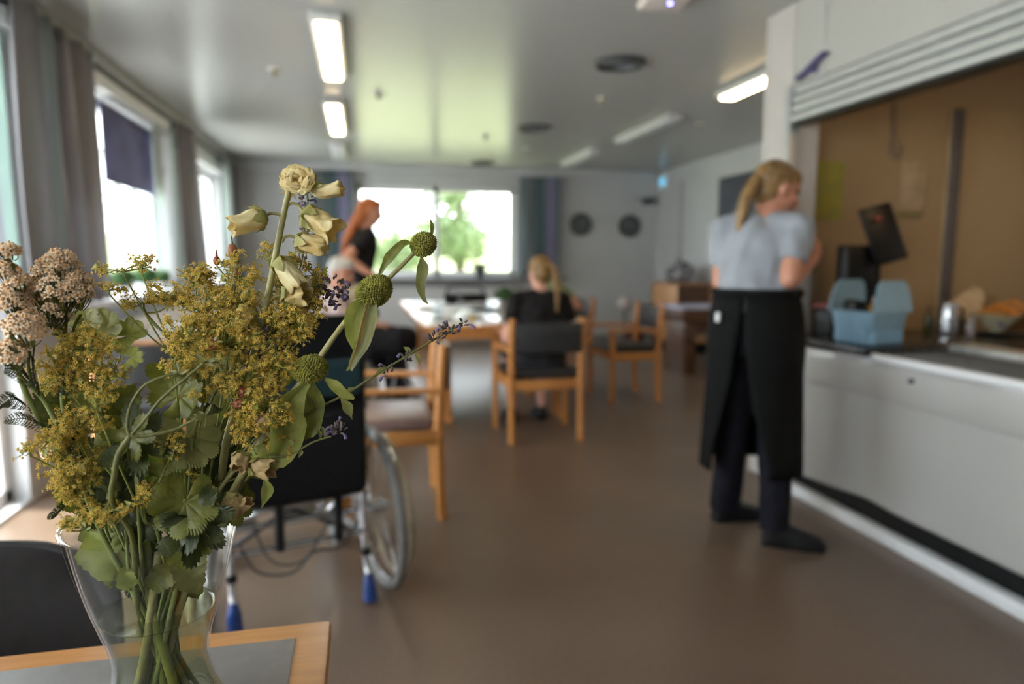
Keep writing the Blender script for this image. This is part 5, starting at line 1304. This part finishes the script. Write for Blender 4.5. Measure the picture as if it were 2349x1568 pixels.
# dry bells low on the right
t = thing('faded_bell_stem', 'stem with faded tan bell flowers low on the right of the bouquet', 'flower', (0, 0, 0))
add_stem(t, stem_path(at(655, 905, .665), (at(500, 1130, .67), at(590, 1010, .665))), .003, .0015, G_stemp)
for a, b, w0, w1, w2 in [((575, 1065), (625, 1078), 22, 20, 20), ((545, 1130), (520, 1180), 20, 22, 24), ((560, 1040), (545, 1075), 20, 18, 16), ((530, 1180), (572, 1150), 14, 12, 12), ((640, 935), (600, 985), 16, 18, 20)]:
    bell(t, a, b, w0, w1, w2, .655, .25, F_dryb, True); pedicel(t, [at(a[0]-12, a[1]+18, .66), at(a[0]-10, a[1]-2, .657), at(a[0], a[1], .655)], .001)
bm = B(); blade(bm, [at(608, 1100, .65), at(612, 1125, .648), at(600, 1165, .648)], [.002, .006, .0005], (.4, -1, 0), .3); blade(bm, [at(560, 1050, .65), at(600, 1035, .648), at(640, 1060, .648)], [.002, .007, .0005], (0, -1, .8), .3); obj('leaf', bm, G_lime, t)

# ---- pompom stem (phlomis)
t = thing('green_pompom_stem', 'arching stem with three round green seed heads, rightmost of the bouquet', 'flower', (0, 0, 0))
yp = .655
add_stem(t, stem_path(at(965, 565, yp), (at(560, 1080, .66), at(650, 930, yp), at(712, 850, yp), at(790, 740, yp), at(860, 668, yp), at(905, 625, yp))), .0042, .0019, G_stemp, 8, seg=14)
def pom(px, py, rx, ry, tilt, n):
    s = PXM(yp); c = at(px, py, yp); R_ = Matrix.Rotation(tilt, 3, CF) ; bm = B()
    fr = frame_cols(R_ @ CR, CF, R_ @ CU); ball(bm, c, (rx*s*.9, rx*s*.85, ry*s*.9), fr, sub=3)
    for i in range(n):
        z = 1-2*(i+.5)/n; th = i*2.39996; d = V((math.sqrt(1-z*z)*math.cos(th), math.sqrt(1-z*z)*math.sin(th), z)); w_ = fr @ V((d.x*rx*s*.85, d.y*rx*s*.8, d.z*ry*s*.85)); nn = (fr @ V((d.x/rx, d.y/rx, d.z/ry))).normalized()
        nn = (nn+rdir()*.25).normalized(); l = rnd(.0020, .0032)*min(1, rx/34)
        q = [c+w_, c+w_+nn*l*.7, c+w_+nn*l]; tube(bm, q, [.00105, .0009, .0002], 5); 
    for f in bm.faces:
        if (f.calc_center_median()-c).length > rx*s*1.02: f.material_index = 1
    obj('seed_head', bm, None, t, mats=[F_pom, F_pom2])
pom(712, 846, 42, 32, -.25, 620); pom(858, 668, 46, 35, -.62, 640); pom(971, 560, 31, 27, -.5, 380)
def lf(parent, pix, wid, y, up, m, name='leaf', fold=.35, serr=0.0, wave=0.0, dy=0):
    bm = B(); blade(bm, [at(px, py, y+dy*i) for i, (px, py) in enumerate(pix)], [w_*PXM(y) for w_ in wid], up, fold, serr=serr, wave=wave); obj(name, bm, m, parent)
lf(t, [(850, 678), (815, 715), (808, 760), (818, 810), (795, 850)], [8, 26, 20, 9, 2], .65, (.35, -1, 0), G_lime, fold=.5)
lf(t, [(862, 690), (852, 730), (838, 780), (812, 830), (806, 850)], [6, 18, 17, 10, 3], .645, (-.5, -1, 0), G_grey, fold=.4)
lf(t, [(846, 690), (832, 730), (818, 790), (800, 845)], [2, 6, 6, 2], .642, (.9, -1, 0), G_dry, fold=.8)
lf(t, [(948, 560), (925, 560), (895, 590), (880, 612), (866, 640)], [3, 10, 12, 6, 2], .65, (.2, -1, .9), G_leaf, fold=.4)
lf(t, [(966, 586), (968, 615), (963, 655), (972, 685), (982, 697)], [2, 14, 11, 5, 1], .65, (.2, -1, 0), G_grey, fold=.5)
lf(t, [(989, 548), (991, 520), (987, 503)], [2, 5, 1], .65, (.2, -1, 0), G_leaf)
lf(t, [(706, 876), (660, 930), (652, 985), (640, 1040), (600, 1065)], [8, 34, 42, 30, 4], .65, (.55, -1, .1), G_lime, fold=.55, wave=.1)
lf(t, [(716, 876), (722, 920), (712, 975), (672, 1015)], [6, 26, 26, 4], .66, (-.3, -1, .1), G_leaf, fold=.3, wave=.1)
lf(t, [(690, 862), (660, 862), (632, 890)], [4, 22, 6], .672, (0, -1, .5), G_lime, fold=.3)
lf(t, [(745, 868), (768, 885), (790, 905), (812, 915)], [4, 13, 11, 3], .65, (0, -1, .6), G_lime, fold=.3)

# ---- catmint sprigs
def catmint(label, path, y, flowers, leaves, r=.0013, dys=0.0):
    t = thing('catmint_sprig', label, 'flower', (0, 0, 0), 0, 'purple catmint sprigs')
    pts = [at(px, py, y+dys*i) for i, (px, py) in enumerate(path)]
    add_stem(t, stem_path(pts[-1], pts[:-1]), r*1.5, r*.7, G_grey)
    for (px, py, rx, ry, n, pur) in flowers:
        c = at(px, py, y+dys*len(path)*.8); s = PXM(y); bm = B()
        for i in range(n):
            d = rdir(); b = c+CR*(d.x*rx*s*.7)+CU*(d.z*ry*s*.8)+V((0, d.y*rx*s*.6, 0)); o = (CR*d.x+CU*(d.z*.6+.5)+V((0, d.y, 0))).normalized(); l = rnd(.003, .0055)
            tube(bm, [b, b+o*l*.6, b+o*l], [.0008, .0013, .0007], 6, mi=0)
            if rnd(0, 1) < pur*.45:
                e = b+o*l; tube(bm, [e, e+(o+V((0, 0, -.4)))*.002, e+(o+V((0, 0, -1.0)))*.0045], [.0008, .0014, .0018], 7, mi=1)
        obj('flower_spike', bm, None, t, mats=[F_purd, F_pur])
    for (x0, y0, x1, y1, w_) in leaves: lf(t, [(x0, y0), ((x0+x1)/2+2, (y0+y1)/2-3), (x1, y1)], [1.5, w_, .6], y, (.3, -1, .4), G_grey, fold=.35)
    return t
catmint('catmint sprig with small leaves reaching far right over the wheelchair', [(600, 1060), (690, 960), (790, 905), (870, 855), (960, 800), (1062, 740)], .66,
    [(1030, 757, 26, 12, 26, .35), (1000, 775, 20, 10, 16, .3), (935, 818, 14, 12, 12, .2), (893, 852, 14, 14, 10, .3), (1062, 741, 6, 8, 5, .9)],
    [(780, 912, 755, 872, 9), (780, 912, 808, 962, 13), (860, 862, 884, 842, 8), (940, 815, 925, 795, 7), (950, 808, 964, 838, 6), (720, 945, 700, 900, 7), (790, 905, 812, 888, 6), (790, 905, 815, 915, 5)])
catmint('catmint sprig with a faded pinkish tip in front of the wheelchair backrest', [(600, 1060), (660, 1045), (715, 1015), (760, 1000)], .65,
    [(778, 984, 16, 14, 24, .8)], [(690, 1030, 685, 1050, 6), (745, 1005, 735, 975, 5), (735, 1008, 728, 985, 5)])
catmint('purple catmint tip just left of the middle green seed head', [(560, 980), (660, 800), (720, 715)], .69,
    [(765, 655, 24, 24, 34, .35), (785, 690, 14, 12, 12, .9), (745, 690, 22, 16, 20, .8), (795, 662, 10, 6, 5, .9)], [(740, 700, 715, 690, 6)])
catmint('dark purple catmint spike standing behind the top cream flowers', [(560, 900), (640, 760), (690, 620)], .76,
    [(704, 455, 13, 26, 30, .2), (706, 528, 15, 16, 24, .3), (690, 600, 12, 18, 14, .3)], [])
bm = B(); tt = [o for o in bpy.data.objects if o.name.startswith('catmint_sprig')][-1]; tube(bm, [at(690, 610, .76), at(706, 530, .76), at(705, 430, .76)], .0011, 6); obj('stem', bm, G_grey, tt)
catmint('purple catmint tip buried among the yellow stars at the centre', [(500, 1000), (570, 840)], .675,
    [(617, 765, 20, 14, 20, .8), (580, 838, 18, 12, 18, .7), (650, 735, 12, 12, 10, .9)], [])

# ---- rose hip like buds
t = thing('red_bud_stem', 'thin stem with reddish pointed buds above the yellow sprigs', 'flower', (0, 0, 0))
add_stem(t, stem_path(at(545, 660, .73), (at(510, 900, .72),)), .0016, .0009, G_stem)
for (px, py, rx, ry, tx, ty) in [(497, 598, 8, 10, 496, 572), (533, 575, 11, 16, 530, 540), (545, 624, 9, 10, 548, 602), (577, 632, 9, 9, 584, 606)]:
    bm = B(); s = PXM(.73); c = at(px, py, .73); ball(bm, c, (rx*s, rx*s, ry*s), frame_cols(CR, CF, CU), sub=2); tube(bm, [c+CU*ry*s*.7, at(tx, ty, .73)], [.0016, .0003], 6); fl = obj('bud', bm, F_red, t)
    bm = B(); tube(bm, smooth_path([at(545, 662, .73), at((px+545)/2, py+40, .73), c-CU*ry*s], 4), .0008, 6); obj('pedicel', bm, G_stem, t)
t = thing('dark_red_bud_stem', 'short stem with dark red and pink faded buds amid the yellow sprigs', 'flower', (0, 0, 0))
add_stem(t, stem_path(at(500, 830, .655), (at(440, 1010, .66),)), .0016, .001, G_stem)
for (px, py, rx, ry, m_) in [(q[0], q[1], q[2]*.62, q[3]*.75, q[4]) for q in [(484, 790, 14, 11, F_red), (558, 898, 13, 12, F_red), (545, 925, 12, 12, F_red), (590, 955, 16, 14, F_pink), (600, 1068, 14, 10, F_pink)]]:
    bm = B(); s = PXM(.645); c = at(px, py, .645); ball(bm, c, (rx*s, rx*s, ry*s), frame_cols(CR, CF, CU), sub=2)
    for k in range(5): th = k*1.257; o = CR*math.cos(th)+CU*math.sin(th); blade(bm, [c-o*.002, c+o*rx*s*.9+V((0, -.002, 0)), c+o*rx*s*1.35], [.001, .0028, .0003], (0, -1, 0))
    obj('bud', bm, m_, t); bm = B(); tube(bm, smooth_path([at(500, 832, .655), at((px+500)/2, (py+860)/2, .65), c], 4), .0007, 5); obj('pedicel', bm, G_stem, t)

# ---- hairy branching stem of the cranesbill
def hairy(bm, p, r, n, l=.0022):
    for _ in range(n):
        i = random.randint(1, len(p)-2); d = rdir(); t_ = (p[i+1]-p[i-1]).normalized(); d = (d-t_*d.dot(t_)).normalized(); a = p[i].lerp(p[i+1], rnd(0, 1)); tube(bm, [a+d*r*.8, a+d*(r+l)], [.00012, .00005], 3, caps=False)
t = thing('hairy_branching_stem', 'downy grey-green stem forking into three in the middle of the bouquet', 'stem', (0, 0, 0))
node = at(298, 1000, .63); bm = B()
trunk = smooth_path(stem_path(node, (at(258, 1150, .635), at(262, 1090, .63), at(272, 1040, .63)), rn=.05), 8); tube(bm, trunk, .0024, 10); hairy(bm, trunk, .0024, 400)
obj('stem', bm, G_grey, t)
for q in ([(298, 1000), (292, 975), (300, 930), (330, 885), (380, 862), (410, 858)], [(298, 1000), (330, 965), (370, 915), (425, 868), (470, 830)], [(298, 1000), (340, 998), (400, 985), (440, 965), (470, 952)]):
    bm = B(); p_ = smooth_path([at(a, b, .63) for a, b in q], 8); tube(bm, p_, taper(len(p_), .0016, .0011), 9); hairy(bm, p_, .0013, 240); obj('branch', bm, G_grey, t)
    bm = B(); e = p_[-1]
    for k in range(7): d = rdir(); blade(bm, [e, e+d*.006, e+d*.012], [.0008, .0014, .0002], (0, -1, .2))
    obj('bract', bm, G_grey, t)
# ---- leaf stems
def leafstem(label, leaves, y, m, gname='leafy stems of the bouquet', via=None, r=.0016):
    t = thing('leafy_stem', label, 'leaf', (0, 0, 0), 0, gname)
    c0 = leaves[0]; tip = at(c0[0], c0[1], y); st, p = add_stem(t, stem_path(tip, via or ()), r*1.4, r, G_stem)
    for L_ in leaves:
        px, py, R_, ang, kind, tx, ty = L_[:7]; mm = L_[7] if len(L_) > 7 else m
        bm = B(); c = at(px, py, y); s = PXM(y); up = CR*math.cos(ang)+CU*math.sin(ang)
        if kind == 'palm': palm_leaf(bm, c, V((tx, -1, ty)), up, R_*s, 5, .62, .055, .22, 300, 9, rnd(0, 6))
        elif kind == 'round': palm_leaf(bm, c, V((tx, -1, ty)), up, R_*s, 9, .14, .028, .38, 335, 7, rnd(0, 6))
        else: blade(bm, [c, c+up*R_*s*.35+V((0, -.003, 0)), c+up*R_*s*.7+V((0, -.004, 0)), c+up*R_*s+V((0, .004, -.003))], [.001, R_*s*.34, R_*s*.26, .0006], V((tx, -1, ty)), .3, serr=.05, wave=.12, k=6)
        obj('leaf', bm, mm, t)
        if L_ is not c0: bm = B(); tube(bm, smooth_path([p[int(len(p)*.8)], p[int(len(p)*.8)].lerp(c, .6)+V((0, 0, -.004)), c], 4), .0009, 6); obj('petiole', bm, G_stem, t)
    return t
leafstem('large grey-green scalloped leaf hanging over the front of the vase rim', [(425, 1150, 78, -1.75, 'round', .15, .25), (440, 1240, 60, -2.3, 'round', -.3, .2, G_leaf)], .635, G_leaf, via=(at(410, 1120, .65),))
leafstem('dark toothed leaf at the right side of the vase rim', [(455, 1190, 80, -.85, 'palm', .1, .3), (440, 1215, 80, -1.6, 'palm', .3, .2)], .63, G_dark, via=(at(430, 1160, .645),))
leafstem('dark cut leaf right of the hairy fork', [(310, 1010, 88, -.25, 'palm', .2, .5), (300, 1000, 60, -1.1, 'palm', -.2, .3, G_leaf)], .645, G_dark)
leafstem('broad folded leaf near the centre of the bouquet', [(430, 1000, 72, -1.2, 'round', .5, .2), (410, 905, 62, .9, 'round', -.2, .5, G_leaf), (455, 945, 52, .2, 'blade', 0, 1, G_dark)], .655, G_grey)
leafstem('bright green leaf glowing behind the hairy fork', [(320, 1110, 80, 1.5, 'blade', 0, .2), (300, 1090, 66, .6, 'blade', .2, .2)], .70, G_bright)
leafstem('tall green leaf upper left of the bouquet centre', [(270, 985, 110, 1.25, 'blade', .2, .1), (300, 960, 80, 1.9, 'blade', .3, .1, G_leaf)], .70, G_leaf)
leafstem('bright green leaf at the left above the vase rim', [(180, 1170, 70, .25, 'blade', 0, .8), (150, 1150, 60, 1.0, 'blade', .3, .4, G_leaf)], .70, G_bright)
leafstem('pale green leaf bending over the left side of the vase rim', [(185, 1195, 100, -.45, 'blade', .2, .6), (215, 1210, 90, -.9, 'blade', .1, .2, G_grey)], .72, G_grey)
leafstem('green leaves behind the yellow sprigs at the left', [(215, 960, 80, 1.5, 'round', 0, .2), (150, 930, 66, 1.9, 'round', .3, .2, G_dark), (230, 930, 50, 1.1, 'round', 0, .2, G_leaf)], .73, G_leaf)
leafstem('green leaves below the airy sprig at the upper left', [(230, 760, 46, 1.4, 'round', 0, .6), (290, 770, 42, .4, 'round', 0, 1, G_leaf), (200, 740, 34, 2.2, 'round', 0, .8, G_grey)], .80, G_grey, via=(at(240, 900, .77),))
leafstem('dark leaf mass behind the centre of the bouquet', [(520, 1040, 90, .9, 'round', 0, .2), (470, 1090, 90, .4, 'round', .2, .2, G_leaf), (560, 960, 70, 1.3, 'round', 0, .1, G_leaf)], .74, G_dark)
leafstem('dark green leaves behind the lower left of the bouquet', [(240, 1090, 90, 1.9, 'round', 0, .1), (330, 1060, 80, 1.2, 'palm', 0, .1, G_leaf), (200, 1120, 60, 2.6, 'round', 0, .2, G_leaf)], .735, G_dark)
leafstem('olive leaves behind the upper middle of the bouquet', [(420, 880, 80, 1.6, 'palm', 0, .2), (500, 860, 70, 1.0, 'round', 0, .2, G_grey)], .735, G_leaf)
leafstem('small toothed leaf standing inside the vase above the water', [(298, 1355, 62, 1.7, 'blade', .2, 0)], .665, G_lime)
leafstem('long pale leaf pressed inside the right side of the vase', [(425, 1250, 110, -1.35, 'blade', .3, 0), (405, 1290, 90, -2.4, 'blade', .3, .4, G_leaf)], .675, G_grey)
leafstem('green leaf pressed inside the left side of the vase', [(235, 1240, 120, -1.0, 'blade', .2, .0)], .725, G_leaf)
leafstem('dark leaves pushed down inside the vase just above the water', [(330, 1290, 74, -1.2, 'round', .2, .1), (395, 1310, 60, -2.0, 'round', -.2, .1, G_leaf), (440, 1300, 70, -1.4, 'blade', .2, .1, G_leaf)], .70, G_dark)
leafstem('large pale leaf arching down inside the left of the vase', [(200, 1215, 130, -.95, 'blade', .3, .3), (260, 1225, 120, -1.15, 'blade', -.2, .1, G_leaf)], .69, G_lime)
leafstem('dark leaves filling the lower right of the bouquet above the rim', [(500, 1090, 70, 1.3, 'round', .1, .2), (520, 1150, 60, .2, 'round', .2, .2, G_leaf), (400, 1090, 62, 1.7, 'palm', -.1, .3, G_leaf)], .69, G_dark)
leafstem('olive leaves filling the lower left of the bouquet above the rim', [(270, 1150, 70, 1.4, 'round', .1, .2, G_dark), (210, 1130, 56, 2.5, 'round', .2, .2, G_leaf), (330, 1180, 66, .9, 'round', -.1, .3, G_dark)], .69, G_leaf)
# loose lower stems: thick cut stalks crossing in the water
for i, (a, b, r, m_) in enumerate([((-.030, -.014, .02), (.030, -.004, .20), .0042, G_stemp), ((.034, .0, .016), (-.022, -.012, .19), .0045, G_lime), ((-.036, .010, .02), (.034, .012, .18), .003, G_grey),
                                 ((.010, -.030, .02), (-.004, -.012, .21), .0048, G_lime), ((.038, .012, .02), (-.030, .02, .19), .003, G_stem), ((-.02, .03, .02), (.02, .03, .2), .004, G_stem),
                                 ((-.012, -.034, .02), (.024, -.018, .17), .0035, G_stem),
   ((.030, -.034, .016), (-.014, -.014, .215), .0058, G_lime), ((-.034, -.024, .016), (.010, -.022, .20), .0052, G_stemp)]):
    bm = B(); p_ = smooth_path([VC+V(a), VC+V(a).lerp(V(b), .4)*.75+V((0, 0, .02)), VC+V(b)], 6); tube(bm, p_, r*.8, 12)
    lab = ['pale stalk leaning right in the vase water', 'thick yellow-green stalk leaning left in the vase water', 'grey-green stalk at the back left of the vase water', 'thickest yellow-green stalk upright at the front of the vase water',
           'green stalk from the right foot of the vase leaning back left', 'green stalk at the back of the vase leaning right', 'thin green stalk at the front left of the vase foot', 'broad lime-green stalk curving across the front of the vase water', 'short broad pale stalk at the front left of the vase foot'][i]
    tag(obj('cut_stalk', bm, m_), lab, 'stem', 'cut stalks standing in the vase')
# ---------------------------------------------------------------- camera and view
cam = bpy.data.cameras.new('camera'); co = bpy.data.objects.new('camera', cam); C.objects.link(co)
cam.sensor_width = 36; cam.lens = 24.0; cam.clip_start = .02; cam.clip_end = 300
M3 = Matrix((CR, CU, -CF)).transposed(); co.matrix_world = Matrix.Translation((0, 0, EYE)) @ M3.to_4x4()
cam.dof.use_dof = True; cam.dof.focus_distance = .665; cam.dof.aperture_fstop = 2.8
sc.camera = co
sc.view_settings.view_transform = 'Standard'; sc.view_settings.look = 'None'; sc.view_settings.gamma = 1; sc.view_settings.use_curve_mapping = False
sc.view_settings.exposure = 1.27
sc.cycles.use_denoising = True
sc.cycles.transparent_max_bounces = 32
